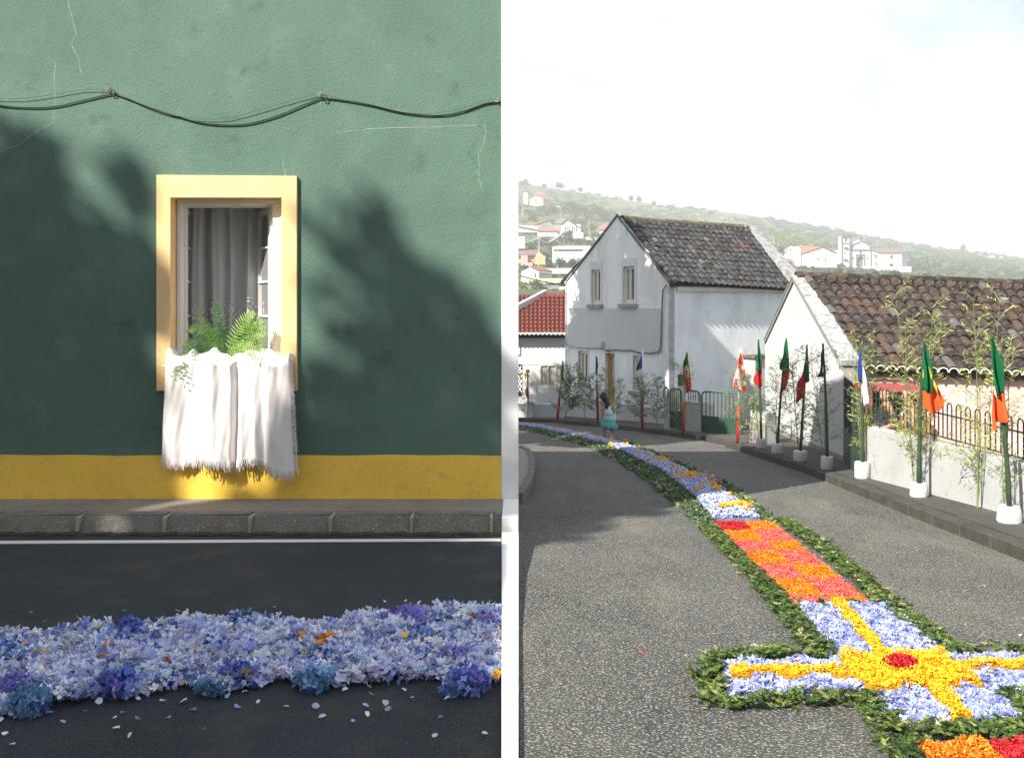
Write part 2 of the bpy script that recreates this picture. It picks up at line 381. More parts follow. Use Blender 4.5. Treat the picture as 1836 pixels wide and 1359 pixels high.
sheet('left_road', [(-18,-6),(-.02,-6),(-.02,2.2),(-.04,8.606),(-18,8.606)], lambda y: ZL, m_asph_l, .8)
sheet('right_road', [(.02,-6),(4.3,-6)]+[(x+.02,y) for x,y in K]+[(-8,21),(0,20.2),(.04,9.5)], lambda y: gz(y), m_asph_r, .1)
def stone(me_c, L_, w_, h_, seed):
    if seed in me_c: return me_c[seed]
    rnd = random.Random(seed); bm = bmesh.new(); bmesh.ops.create_cube(bm, size=1)
    for v in bm.verts:
        v.co.x *= L_; v.co.y *= w_; v.co.z *= h_
    bmesh.ops.bevel(bm, geom=bm.edges[:], offset=.014, segments=1, affect='EDGES')
    for v in bm.verts: v.co += Vector((rnd.uniform(-1,1), rnd.uniform(-1,1), rnd.uniform(-1,1)))*.004
    me = bpy.data.meshes.new('kerb_stone'); bm.to_mesh(me); bm.free(); me_c[seed] = me; return me
# left pavement: top slab with kerb stones in front, dusty mortar between them
pv = sheet('left_pavement', [(-18,8.918),(-.09,8.918),(-.09,9.535),(-18,9.535)], lambda y: -.328, m_pave, .8)
for i, px in enumerate([-598,-450,-302,-155,-8,141,296,449,593,738,881]):
    nx = [-450,-302,-155,-8,141,296,449,593,738,881,903][i]
    xa, xb = (px-CX)/F*8.736, (nx-CX)/F*8.736
    bm = bmesh.new(); bmesh.ops.create_cube(bm, size=1); rnd = random.Random(i)
    for v in bm.verts:
        v.co.x = (xa+xb)/2+v.co.x*(xb-xa-.014); fr = v.co.y < 0; top = v.co.z > 0
        v.co.y = (8.782 if top else 8.674) if fr else 8.95; v.co.z = -.323 if top else -.545
    bmesh.ops.bevel(bm, geom=[e for e in bm.edges if e.verts[0].co.z > -.4 and e.verts[1].co.z > -.4], offset=.016, segments=2, affect='EDGES')
    for v in bm.verts: v.co += Vector((rnd.uniform(-1,1), rnd.uniform(-1,1), rnd.uniform(-1,1)))*.0035
    me = bpy.data.meshes.new('kerb_stone'); bm.to_mesh(me); bm.free(); me.materials.append(m_kerb); link('kerb_stone', me, pv)
    if i < 10: MB().box((xb-.012,8.70,-.52),(xb+.012,8.918,-.334)).build('mortar_joint', m_mortar, pv)
mb = MB()
for i in range(60):
    x = -6.07+i*.1; mb.hexa([(x,8.60+.02*math.sin(i*1.7),ZL+.001),(x+.1,8.60+.02*math.sin(i*1.7+1.7),ZL+.001),(x+.1,8.70,ZL+.001),(x,8.70,ZL+.001)], (0,0,.008+.005*(i%3)))
tag(mb.build('gutter_moss', m_moss), kind='stuff')
mb = MB(); q = [(-8,8.24),(-.10,8.41),(-.10,8.50),(-8,8.35)]
mb.hexa([(x,y,ZL+.001) for x,y in q], (0,0,.004)); ln = mb.build('road_line', m_paint); tag(ln, kind='structure')
# low white coping between the upper lane on the left and the falling road on the right
mb = MB(); w0 = lambda y: -.0108*y; w1 = lambda y: .0069*y
ycs = [1.6,2.9,4.3,5.8,7.3,8.66]; tz = lambda y: max(ZL, -SL*y)+.03
cp = thing('retaining_wall', 'low white painted kerb wall dividing the upper lane from the falling road', 'retaining wall', (0,1.2,0))
for a, b in zip(ycs, ycs[1:]):
    MB().hexa([(w0(a),a+.002,-1.2),(w1(a),a+.002,-1.2),(w1(b),b-.002,-1.2),(w0(b),b-.002,-1.2)], [Vector((w0(a),a+.002,tz(a))),Vector((w1(a),a+.002,tz(a))),Vector((w1(b),b-.002,tz(b))),Vector((w0(b),b-.002,tz(b)))]).build('coping_stone', m_pil, cp, bevel=.004)
MB().hexa([(-.0935,8.67,-1.2),(.059,8.67,-1.2),(.065,9.50,-1.2),(-.085,9.50,-1.2)], (0,0,.878)).build('end_block', m_pil, cp, bevel=.006)

# ------------------------------------------------------------------ green house
W = 9.5355
def lx(px, d=W): return (px-CX)/F*d
def lz(py, d=W): return CZ+(HY-py)/F*d
gh = thing('green_house', 'dark green plastered house with yellow base band and one open window', 'house', (-3, W, -.324))
ox0, ox1, oz0, oz1 = lx(307), lx(507), lz(648), lz(354)
bx0 = lx(899); ztop = 6.4
MB().slab(R4(-14, -.33, bx0, ztop), [R4(ox0-.002, oz0-.002, ox1+.002, oz1+.002)], (0,W,0), (1,0,0), (0,0,1), (0,-1,0), .30).build('wall', m_green, gh)
wb = MB().box((-14,11.9,-1.4),(.05,12.2,ztop)).box((-14,W+.302,-1.4),(-13.7,11.898,ztop)).box((-.05,W+.302,-1.4),(.052,11.898,ztop))
wb.build('side_wall', m_white2, gh)
MB().box((bx0+.001,W-.022,-1.2),(lx(929.5),W+.30,ztop)).build('corner_pilaster', m_pil, gh, bevel=.006)
mb = MB(); n = 90; xs = np.linspace(-14, bx0-.001, n); vs = []; fs = []
for i, x in enumerate(xs):
    t = lz(816)+.006*math.sin(i*.9)*math.sin(i*.37)
    vs += [(x,W-.016,-.35),(x,W-.016,t),(x,W+.0,t)]
for i in range(n-1): k = i*3; fs += [(k,k+3,k+4,k+1),(k+1,k+4,k+5,k+2)]
mb.add(vs, fs).build('base_band', m_yellow, gh)
mb = MB(); mb.box((-14.3,W-.35,ztop),(.12,12.4,ztop+.12)).build('cornice', m_pil, gh)
mb = MB(); y0, y1 = W-.4, 12.5; zc = ztop+.12
mb.slab([(y0,zc),(y1,zc),((y0+y1)/2,zc+1.4)], [], (-14.3,0,0), (0,1,0), (0,0,1), (-1,0,0), -14.45).build('roof', m_tileB, gh)
# surround and joinery
fo = [(lx(283),lz(700)),(lx(533.5),lz(700)),(lx(533.5),lz(317)),(lx(283),lz(315))]
MB().slab(fo, [R4(ox0+.005, oz0+.005, ox1-.005, oz1-.005)], (0,W-.04,0), (1,0,0), (0,0,1), (0,-1,0), .165).build('window_surround', m_frame, gh, bevel=.003)
fy = W+.13
wf = MB().slab(R4(ox0, oz0, ox1, oz1), [R4(lx(322,fy), oz0+.03, lx(489,fy), lz(366,fy))], (0,fy,0), (1,0,0), (0,0,1), (0,-1,0), .07).build('window', m_whitewood, gh, bevel=.004)
MB().slab(R4(ox0+.02, oz0+.005, ox1-.02, oz1-.012), [R4(ox0+.055, oz0+.02, ox1-.05, oz1-.05)], (0,fy-.018,0), (1,0,0), (0,0,1), (0,-1,0), .0175).build('window_bead', m_whitewood, wf, bevel=.003)
MB().slab(R4(lx(318,fy+.07), oz0+.01, lx(493,fy+.07), lz(362,fy+.07)), [R4(lx(327,fy+.07), oz0+.045, lx(484,fy+.07), lz(372,fy+.07))], (0,fy+.071,0), (1,0,0), (0,0,1), (0,-1,0), .045).build('window_rebate', m_whitewood, wf)
def casement(hx, hy, ex, ey):
    p = Wall((hx,hy),(ex,ey)) if hx < ex else Wall((ex,ey),(hx,hy)); L_ = p.len; z0, z1 = oz0+.05, lz(372, hy)
    bars = 3; st = .055; hs = []; H = (z1-z0-2*st-bars*.02)/(bars+1)
    for k in range(bars+1):
        a = z0+st+k*(H+.02); hs.append(R4(st, a, L_-st, a+H))
    mb = MB(); p.slab(mb, R4(0, z0, L_, z1), hs, 0, .035); c = mb.build('casement', m_whitewood, wf, bevel=.004)
    for h in hs:
        mb = MB(); p.slab(mb, [(q[0]+(.002 if i in (1,2) else -.002)*0, q[1]) for i, q in enumerate(h)], [], -.014, .004); mb.build('pane', m_glassclear, c)
m_glassclear, t_, b2, l_ = nodes('clear_pane'); b2.inputs['Base Color'].default_value = (.9,.93,.92,1); b2.inputs['Roughness'].default_value = .03
trn = t_.nodes.new('ShaderNodeBsdfTransparent'); gx = t_.nodes.new('ShaderNodeMixShader'); gx.inputs[0].default_value = .12
l_(trn.outputs[0], gx.inputs[1]); l_(b2.outputs[0], gx.inputs[2]); l_(gx.outputs[0], t_.nodes['Material Output'].inputs[0])
casement(lx(329,fy+.12), fy+.12, lx(329,fy+.12)-.12, fy+.60)
casement(lx(484,fy+.12), fy+.12, -2.75, fy+.56)
# room behind
mb = MB(); rx0, rx1, ry0, ry1, rz0, rz1 = -5.7, -1.2, W+.301, 11.7, -.9, 3.9
mb.box((rx0,ry1,rz0),(rx1,ry1+.1,rz1)).box((rx0-.1,ry0,rz0),(rx0,ry1,rz1)).box((rx1,ry0,rz0),(rx1+.1,ry1,rz1)).box((rx0,ry0,rz0-.1),(rx1,ry1,rz0)).box((rx0,ry0,rz1),(rx1,ry1,rz1+.1))
mb.build('room', m_room, gh)
# curtain: folded sheer cloth with a lace hem
def cwave(u): return .045*math.sin(u*34)+.03*math.sin(u*19+1.3)+.02*math.sin(u*61+.5)
cy0 = W+.66
l_ = None
nt_ = m_curtain.node_tree; tl = nt_.nodes.new('ShaderNodeBsdfTranslucent'); tl.inputs[0].default_value = (.6,.6,.66,1); tx = nt_.nodes.new('ShaderNodeMixShader'); tx.inputs[0].default_value = .45
nt_.links.new(nt_.nodes['Principled BSDF'].outputs[0], tx.inputs[1]); nt_.links.new(tl.outputs[0], tx.inputs[2]); nt_.links.new(tx.outputs[0], nt_.nodes['Material Output'].inputs[0])
xa, xb = -3.75, lx(463, cy0); nu, nv = 170, 14; zt, zb = 3.2, lz(672, cy0); vs = []; fs = []
for j in range(nv+1):
    z = zt+(zb-zt)*j/nv
    for i in range(nu+1):
        u = xa+(xb-xa)*i/nu; k = .6+.5*j/nv; vs.append((u+.012*math.sin(j*.5+u*9), cy0+cwave(u)*k, z))
for j in range(nv):
    for i in range(nu): k = j*(nu+1)+i; fs.append((k,k+nu+1,k+nu+2,k+1))
cu = thing('curtain', 'pale sheer curtain with lace hem hanging inside the open window', 'curtain', (-3.1, cy0, zt))
MB().add(vs, fs).build('sheer', m_curtain, cu, smooth=True)
mb = MB(); zl = lz(557, cy0); per = .108; x = xa
def lp(x, z): return (x, cy0+cwave(x)*.98-.008, z)
while x < xb-.04:
    for s in (1,-1):
        pts = [lp(x+per/2*(1+s*math.cos(t)*.98), zl+.058*math.sin(t)*s) for t in np.linspace(0, math.pi*2, 11)]
        mb.tube(pts, .0055, 4)
    for r_ in (.023,):
        mb.tube([lp(x+per/2+r_*math.cos(t), zl+r_*1.2*math.sin(t)) for t in np.linspace(0, 2*math.pi, 9)], .0055, 4)
    mb.tube([lp(x+per*k/8, zl+.082+.02*abs(math.sin(k*math.pi/4))) for k in range(9)], .006, 4)
    mb.tube([lp(x+per*k/8, zl-.082-.028*abs(math.sin(k*math.pi/8))) for k in range(9)], .006, 4)
    mb.tube([lp(x, zl-.08), lp(x+per/2, zl), lp(x+per, zl+.08)], .004, 4); mb.tube([lp(x, zl+.08), lp(x+per/2, zl), lp(x+per, zl-.08)], .004, 4)
    x += per
mb.tube([lp(xx, zl+.135) for xx in np.linspace(xa, xb-.01, 60)], .003, 4)
mb.build('lace_hem', m_lace, cu)
# cracks in the plaster
for L_ in ([(118,-10),(130,30),(136,62),(128,82),(142,105),(146,140)], [(100,112),(97,150),(100,185),(97,215),(98,225)], [(868,222),(872,240),(866,262),(857,278),(860,300),(858,318),(866,345)],
           [(602,238),(660,232),(740,229),(800,228),(868,224)], [(100,205),(92,222),(70,232),(50,248),(30,262),(4,270)], [(575,183),(575,200)], [(508,290),(514,330)]):
    mb = MB(); pts = []
    for (a, b), (c, d) in zip(L_, L_[1:]):
        for k in range(5): t = k/5; pts.append((lx(a+(c-a)*t+random.uniform(-1.3,1.3)), W, lz(b+(d-b)*t+random.uniform(-1,1))))
    mb.tube(pts, [.0030*random.uniform(.3,1.1) for _ in pts], 4).build('crack', m_crack, gh)
# cables on the wall
def spline(L_, n=6):
    out = []; 
    for i in range(len(L_)-1):
        p0 = L_[max(i-1,0)]; p1 = L_[i]; p2 = L_[i+1]; p3 = L_[min(i+2,len(L_)-1)]
        for k in range(n):
            t = k/n; out.append(tuple(.5*((2*b)+(c-a)*t+(2*a-5*b+4*c-d)*t*t+(3*b-a-3*c+d)*t**3) for a,b,c,d in zip(p0,p1,p2,p3)))
    return out+[L_[-1]]
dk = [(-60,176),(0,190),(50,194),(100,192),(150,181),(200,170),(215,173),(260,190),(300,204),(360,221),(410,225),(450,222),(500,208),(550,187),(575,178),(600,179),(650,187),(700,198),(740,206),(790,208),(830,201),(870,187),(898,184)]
th = [(-60,174),(0,178),(50,177),(100,170),(150,162),(200,164),(250,186),(300,205),(350,213),(400,214),(450,203),(500,188),(550,174),(575,171),(650,185),(720,202),(770,205),(830,195),(870,182),(898,179)]
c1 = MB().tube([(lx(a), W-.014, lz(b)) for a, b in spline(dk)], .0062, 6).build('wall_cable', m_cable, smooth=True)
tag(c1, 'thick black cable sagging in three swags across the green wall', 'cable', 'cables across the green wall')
c2 = MB().tube([(lx(a), W-.026, lz(b)) for a, b in spline(th)], .003, 5).build('wall_cable', m_cable2, smooth=True)
tag(c2, 'thin olive cable hung just above the thick black one on the green wall', 'cable', 'cables across the green wall')
for i, (a, b, la) in enumerate([(196,160,'rusty wall hook holding the cables left above the window'), (575,169,'rusty wall hook holding the cables right of the window'), (893,181,'rusty wall hook at the right end of the cables')]):
    h = thing('wall_hook', la, 'hook', (lx(a), W, lz(b)), 'cable hooks')
    MB().tube([(lx(a)+.022*math.sin(t)*.6-.01, W-.02+.02*math.cos(t), lz(b)+.022*math.cos(t)) for t in np.linspace(0,5,10)], .0035, 5).build('eyelet', m_rust, h)
    if i < 2: MB().tube([(lx(a+8)+.022*math.cos(t), W-.024, lz(b+8)+.03*math.sin(t)-.0*t) for t in np.linspace(0,6.3,12)], .005, 5).build('cable_tie', m_cable, h)

# cloth over the sill
def cloth():
    nu, nv = 130, 46; vs = []; fs = []
    hemx = [293,330,360,424,446,460,500,531]; hemy = [820,822,815,826,818,815,836,841]
    fold = [(0,.0),(.10,.02),(.235,-.004),(.26,.05),(.40,.075),(.53,.045),(.565,-.01),(.62,.05),(.68,.015),(.72,.055),(.78,.02),(.84,.07),(.93,.06),(1,.02)]
    fu, fv = zip(*fold)
    for j in range(nv+1):
        v = j/nv
        for i in range(nu+1):
            u = i/nu
            px = (304+(519-304)*u)*(1-v)+(293+(531-293)*u)*v+3*math.sin(u*13+v*3)*v*(1-abs(2*u-1))
            pyh = float(np.interp(px, hemx, hemy)); top = 648+2*math.sin(u*30)
            fw = float(np.interp(u, fu, fv))*(.35+.75*v)
            if v < .16:      # over the sill, bunched
                t = v/.16; y = W+.20-.30*math.sin(t*math.pi/2); bn = .5+.5*math.sin(u*7.3+.8)*math.sin(u*23+2); z = lz(top)+.085*math.sin(t*math.pi)*(.5+bn)+.03*math.sin(u*37+1)*bn+(.012*math.sin(u*71))*(1-t)
                z += .02*(1-t)
                px_ = px
            else:
                t = (v-.16)/.84; y = W-.10-fw*1.5-.010*math.sin(u*50+t*4)*(.3+t)*.5-.004*math.sin(u*97+t*9)*math.sin(t*7+u*5)-.008*max(0,math.sin(u*15-t*7))**6-.03*math.sin(u*11+1)*(1-t)*math.sin(u*29)+.02*t; z = lz(top)+(lz(pyh)-lz(top))*t
            vs.append((lx(px, W-.03), y-(.0), z))
    for j in range(nv):
        for i in range(nu): k = j*(nu+1)+i; fs.append((k,k+nu+1,k+nu+2,k+1))
    cl = thing('window_cloth', 'white fringed cotton cloth hung in folds over the window sill', 'cloth', (-2.75, W-.05, lz(648)))
    MB().add(vs, fs).build('cloth', m_cloth, cl, smooth=True)
    mb = MB(); last = vs[nv*(nu+1):]
    rnd = random.Random(3)
    for i in range(nu):
        for k in range(2):
            p = Vector(last[i]).lerp(Vector(last[i+1]), k/2+rnd.random()*.4); L_ = rnd.uniform(.06,.11)
            mb.tube([p+Vector((0,0,.01)), p+Vector((rnd.uniform(-.008,.008),-.004,-L_*.5)), p+Vector((rnd.uniform(-.018,.018),rnd.uniform(-.008,.008),-L_))], [.0042,.0036,.0018], 4)
    for j in range(4, nv):
        for k in range(2):
            p = Vector(vs[j*(nu+1)+nu]).lerp(Vector(vs[min(nv,j+1)*(nu+1)+nu]), k/2)
            mb.tube([p-Vector((.005,0,0)), p+Vector((.028,-.004,-.02+rnd.uniform(-.01,.01))), p+Vector((.048+rnd.uniform(-.01,.01),0,-.065+rnd.uniform(-.015,.015)))], [.0045,.0036,.0018], 4)
    mb.build('fringe', m_cloth, cl)
cloth()
mb = MB().tube([(lx(296),W-.075,lz(655)),(lx(522),W-.075,lz(655))], .011, 8); rod = mb.build('cloth_rod', m_whitewood, smooth=True)
tag(rod, 'thin white rod across the sill under the white cloth', 'rod')

# fern in a pot on the sill
fe = thing('potted_fern', 'green sword fern spilling over the cloth in the window', 'fern', (-2.75, W+.12, lz(640)))
MB().lathe([(.07,-.12),(.095,.0),(.10,.01),(.085,.01)], (-2.75, W+.16, lz(652)), 16).build('pot', m_rust, fe)
def frond(p0, p1, p2, L_, c, wdt=.06, n=22):
    p0, p1, p2 = Vector(p0), Vector(p1), Vector(p2); pts = [(p0*(1-t)**2+p1*2*t*(1-t)+p2*t*t) for t in np.linspace(0,1,n)]
    mb = MB(); mb.tube(pts, [.004*(1-.8*i/n) for i in range(n)], 4); rnd = random.Random(L_)
    for i in range(3, n-1):
        d = (pts[i+1]-pts[i-1]).normalized(); s = d.cross(Vector((0,-1,.25))).normalized(); w_ = 1.25*wdt*math.sin(math.pi*min(1,(i/n)*1.0+.1))**.6
        for sg in (1,-1):
            for h in (0,):
                b = pts[i]+(pts[i+1]-pts[i])*h; q = s*sg*w_*rnd.uniform(.85,1.1)+d*w_*.35+Vector((0,rnd.uniform(-.01,.01),-.008)); e = d*(pts[1]-pts[0]).length*.15
                mb.add([b-e, b+q*.6-e*.9, b+q, b+q*.6+e*.9, b+e], [(0,1,2,3,4)])
    me = mb.mesh('frond', m_leaf); at = me.color_attributes.new('Col', 'FLOAT_COLOR', 'POINT')
    cc = np.tile(np.array(list(c)+[1.0]), (len(me.vertices),1)); cc[:,:3] *= 1+.15*np.random.randn(len(cc),1); at.data.foreach_set('color', np.clip(cc,0,1).reshape(-1))
    link('frond', me, fe)
def fp(px, py, dy): return P(px, py, W+dy)
G1 = (.13,.26,.06); G2 = (.06,.16,.055); G3 = (.25,.40,.10)
FR = [((398,648),(340,590),(308,700),G2,.06),((398,648),(335,600),(300,690),G1,.05),((408,648),(455,570),(487,610),G3,.07),((402,648),(400,560),(382,535),G2,.05),((400,648),(360,560),(330,600),G1,.06),((404,645),(430,560),(462,560),G3,.07),((406,648),(450,560),(480,590),G3,.07),((396,648),(350,580),(325,640),G2,.06),((404,648),(440,590),(470,650),G3,.055),((398,648),(385,590),(392,575),G2,.06),((395,645),(388,600),(385,542),G2,.05),((392,645),(370,590),(345,533),G1,.022),((398,645),(380,585),(350,560),G1,.045),((390,648),(350,600),(322,625),G1,.06),((392,650),(340,610),(318,685),G1,.065),
      ((396,648),(355,605),(330,650),G2,.06),((400,650),(395,620),(408,665),G1,.035),((402,648),(405,600),(404,590),G2,.05),((405,645),(430,600),(470,590),G1,.05),((405,645),(440,580),(470,565),G3,.055),
      ((405,648),(440,600),(488,618),G3,.06),((408,648),(450,610),(494,640),G3,.06),((408,646),(440,575),(478,575),G3,.05),((406,648),(430,590),(455,568),G1,.055),((408,650),(440,620),(462,648),G3,.05),
      ((410,645),(450,590),(482,596),G3,.06),((400,648),(375,610),(360,600),G1,.055),((404,648),(420,610),(440,604),G1,.055),((410,648),(455,605),(480,630),G1,.06),((400,648),(390,590),(378,590),G1,.05),((406,648),(425,600),(425,600),G1,.05),((410,646),(450,575),(468,572),G1,.06)]
for k, (a, b, c, g, wd_) in enumerate(FR):
    out = -.26 if c[1] > 640 else random.uniform(-.08,.08)
    frond(fp(*a, .05), fp(*b, random.uniform(-.04,.10)), fp(*c, out), k, g, wd_)

# ------------------------------------------------------------------ bed of hydrangea petals on the dark road
def gy(py): return (CZ-ZL)*F/(py-HY)
top_y = [(-60,1170),(0,1158),(60,1150),(150,1140),(260,1140),(340,1128),(420,1122),(520,1128),(600,1128),(680,1112),(760,1105),(830,1100),(899,1108)]
bot_y = [(899,1222),(860,1235),(800,1224),(720,1218),(660,1232),(560,1230),(500,1222),(440,1235),(380,1240),(330,1228),(250,1250),(180,1250),(120,1262),(60,1272),(0,1285),(-60,1290)]
bed = [((a-CX)/F*gy(b), gy(b)) for a, b in top_y+bot_y]
bed = [(min(x, -.0112*y-.01), y) for x, y in bed]
def mound(q, amp=.045): return amp*(.45+.55*np.sin(q[:,0]*7+1)*np.sin(q[:,1]*9+q[:,0]*3))
q = pts_in([bed], 17000); q += np.random.randn(len(q),2)*.035; q[:,0] = np.minimum(q[:,0], -.0112*q[:,1]-.02); z = ZL+np.abs(np.random.rand(len(q)))*(mound(q,.055)+.035)+.008
cols = pal(len(q), HYD); pt = np.sin(q[:,0]*5.1+1)*np.sin(q[:,1]*6.3+q[:,0]*1.7)+.35*np.random.randn(len(q)); k = pt > .92; cols[k] = pal(k.sum(), BLU+TEA[:2], .2); k = pt < -1.0; cols[k] = pal(k.sum(), PUR+HYD, .2); k = np.random.rand(len(q)) < .008; cols[k] = pal(k.sum(), ORA)
nf_ = int(len(q)*.55)
pieces('hydrangea_petals', np.c_[q, z][nf_:], .037, cols[nf_:], m_petal, 'petal', .75, label='loose single petals lying between the florets on the dark road')
pieces('hydrangea_florets', np.c_[q, z][:nf_]+[0,0,.012], .064, cols[:nf_], m_petal, 'floret', .6, label='carpet of pale blue and lilac hydrangea petals laid across the dark road')
# stray petals beyond the edges
st = []
for _ in range(80):
    a = random.uniform(0, 880); b = random.choice([random.gauss(1105,14), random.gauss(1262,22), random.gauss(1262,16), random.uniform(1080,1350)])
    yy = gy(b); st.append((min(-.0112*yy-.03,(a-CX)/F*yy), yy, ZL+.012))
pieces('stray_petals', st, .034, pal(len(st), HYD), m_petal, 'petal', .35, label='stray petals fallen on the dark road beyond the edges of the bed')
def head(px, py, r, pl, la, ht=None):
    r *= 1.25; d = gy(py); x = min(-.05-r*.8, (px-CX)/F*d); n = int(150*(r/.09)**2); lob = [(random.uniform(-.55,.55)*r, random.uniform(-.35,.35)*r, random.uniform(.45,.8)*r) for _ in range(5)]; C = []; D = []
    for _ in range(n):
        v = Vector((random.gauss(0,1), random.gauss(0,1), random.gauss(0,1))).normalized(); lb_ = random.choice(lob); rr = lb_[2]*random.uniform(.6,1.15)
        z = r*.5+v.z*rr*.8
        if z < .008: z = .01+random.random()*.02
        C.append((x+lb_[0]+v.x*rr*1.1, d+lb_[1]+v.y*rr, ZL+z))
    o = pieces('hydrangea_head', C, .058, pal(n, pl), m_petal, 'floret', 1.2, kind=None, label=la, cat='flower head', group='whole hydrangea heads in the petal bed')
    mb = MB(); prof = [(r*.5,0),(r*.6,r*.25),(r*.5,r*.55),(r*.2,r*.75)]
    mb.lathe(prof, (x,d,ZL), 9).build('core', m_core, o)
m_core = M('flower_core', (.06,.09,.28), .95, .3, 20)
for h in [(237,1142,.085,BLU,'deep blue hydrangea head standing alone on the upper left edge of the bed'),
          (212,1245,.10,BLU,'large dark blue hydrangea head at the lower edge, left part of the bed'),
          (384,1170,.07,TEA,'slate blue hydrangea head in the upper middle below the window'),
          (378,1245,.055,TEA,'small teal hydrangea head poking out of the lower edge'),
          (432,1225,.085,BLU,'royal blue hydrangea head at the lower edge below the window cloth'),
          (560,1238,.09,TEA,'mixed blue hydrangea head on the lower edge in the middle of the bed'),
          (735,1128,.10,PUR,'large violet blue hydrangea head on the upper edge right of centre'),
          (690,1130,.07,PUR,'smaller violet hydrangea head leaning on the large violet one'),
          (790,1128,.07,TEA,'pale teal hydrangea head on the upper edge right of the violet heads'),
          (845,1240,.095,BLU,'bright blue hydrangea head spilling over the lower right edge'),
          (815,1195,.08,PUR,'violet hydrangea head above the bright blue one near the right end'),
          (872,1130,.07,PUR,'dark violet hydrangea head at the upper right end of the bed'),
          (60,1275,.09,TEA,'dark teal hydrangea head at the lower left end of the bed'),
          (15,1250,.08,PUR,'lilac hydrangea head cut by the left edge of the view'),
          (55,1165,.05,BLU,'small blue hydrangea head on the upper left edge of the bed'),
          (850,1118,.055,TEA,'small teal hydrangea head beside the dark violet one')]: head(*h)
of = [((a-CX)/F*gy(b)+random.gauss(0,.02), gy(b)+random.gauss(0,.02), ZL+.075+random.random()*.02) for a, b in [(585,1168)]*16+[(575,1175)]*6+[(540,1165)]*4+[(730,1165),(765,1175),(768,1178),(70,1195),(75,1197),(190,1180),(65,1190),(420,1178),(430,1180),(180,1205)]]
pieces('orange_petals', of, .042, pal(len(of), ORA), m_petal, 'petal', .5, label='few bright orange marigold petals lying on the blue petal bed')
m_wallst = M('stained_white_plaster', (.40,.41,.415), .9, .06, 1.5, bump=.35, bs=40, stain=[((.12,.12,.09), 8, .60, .68, .6), ((.30,.30,.29), 2.5, .52, .70, .45), ((.45,.36,.15), 12, .62, .70, .4)])
# ------------------------------------------------------------------ right side: pavement, kerb stones
inner = [(7.0,-6),(6.8,.3),(6.2,4.5),(5.55,9),(5.3,13.2),(5.9,15.9),(7.2,26),(8.5,30),(2.2,33.5),(-1.5,35),(-8,36)]
poly = [(4.3+.12,-6)]+[(x+.13,y) for x,y in K]+inner[::-1]
pr = sheet('right_pavement', poly, lambda y: gz(y,.118), m_pave_r, .3)
def kline(s):                                   # point at arc length along the kerb
    acc = 0
    for (x0,y0),(x1,y1) in zip(K, K[1:]):
        l = math.hypot(x1-x0, y1-y0)
        if acc+l >= s: t = (s-acc)/l; return Vector((x0+(x1-x0)*t, y0+(y1-y0)*t, 0)), math.atan2(y1-y0, x1-x0)
        acc += l
    return None, 0
kc = {}; s = .35; i = 0
while True:
    p, a = kline(s+.33)
    if p is None: break
    if not (21.0 < p.y < 22.9):                  # dropped kerb in front of the double gate
        me = stone(kc, .655, .17, .26, i % 6)
        if not me.materials: me.materials.append(m_kerb_r)
        m4 = Matrix.Translation((p.x+.085*math.sin(a), p.y-.085*math.cos(a)*0, gz(p.y)-.005)) @ Matrix.Rotation(a, 4, 'Z') @ Matrix.Rotation(-math.atan(-SL*math.sin(a))*-1, 4, 'Y')
        m4 = Matrix.Translation((p.x, p.y, gz(p.y)-.006)) @ Matrix.Rotation(a, 4, 'Z') @ Matrix.Rotation(math.atan(SL*math.sin(a)), 4, 'Y')
        link('kerb_stone', me, pr, mw=m4)
    s += .67; i += 1
    if p.x < -6: break
# kerb and path on the far left side of the road
isl = [(-.9,11.35),(.02,11.65),(.13,12.6),(.22,14),(.29,16.5),(.24,18.4),(.02,19.8),(-.9,20.4)]
sheet('path_corner', isl, lambda y: gz(y,.13), M('sandy_pavement', (.30,.27,.21), .95, .2, 3, bump=.6, bs=60, stain=[((.12,.11,.09), 3, .5, .75, .6)]), .3)
tag(bpy.data.objects['path_corner'], kind='structure')
def edge_strip(name, pts, w_, h_, mat, group_label):
    mb = MB(); o_ = []
    for (x0,y0),(x1,y1) in zip(pts, pts[1:]):
        d = Vector((x1-x0, y1-y0, 0)).normalized(); n = Vector((d.y,-d.x,0))*w_
        a, b = Vector((x0,y0,gz(y0)-.02)), Vector((x1,y1,gz(y1)-.02))
        mb.hexa([a+d*.01,b-d*.01,b+n-d*.01,a+n+d*.01][::-1], (0,0,h_))
    return mb
kp = bpy.data.objects['path_corner']
for (x0,y0),(x1,y1) in zip(isl, isl[1:]):
    n_ = max(1, round(math.hypot(x1-x0,y1-y0)/.7))
    for k in range(n_):
        a = Vector((x0+(x1-x0)*k/n_, y0+(y1-y0)*k/n_, 0)); b = Vector((x0+(x1-x0)*(k+1)/n_, y0+(y1-y0)*(k+1)/n_, 0)); d = (b-a).normalized(); n = Vector((d.y,-d.x,0))*.11
        q = [a+d*.01, b-d*.01, b+n-d*.01, a+n+d*.01]; q = [Vector((v.x, v.y, gz(v.y)-.02)) for v in q]
        MB().hexa(q, (0,0,.16)).build('kerb_stone', m_kerb, kp)

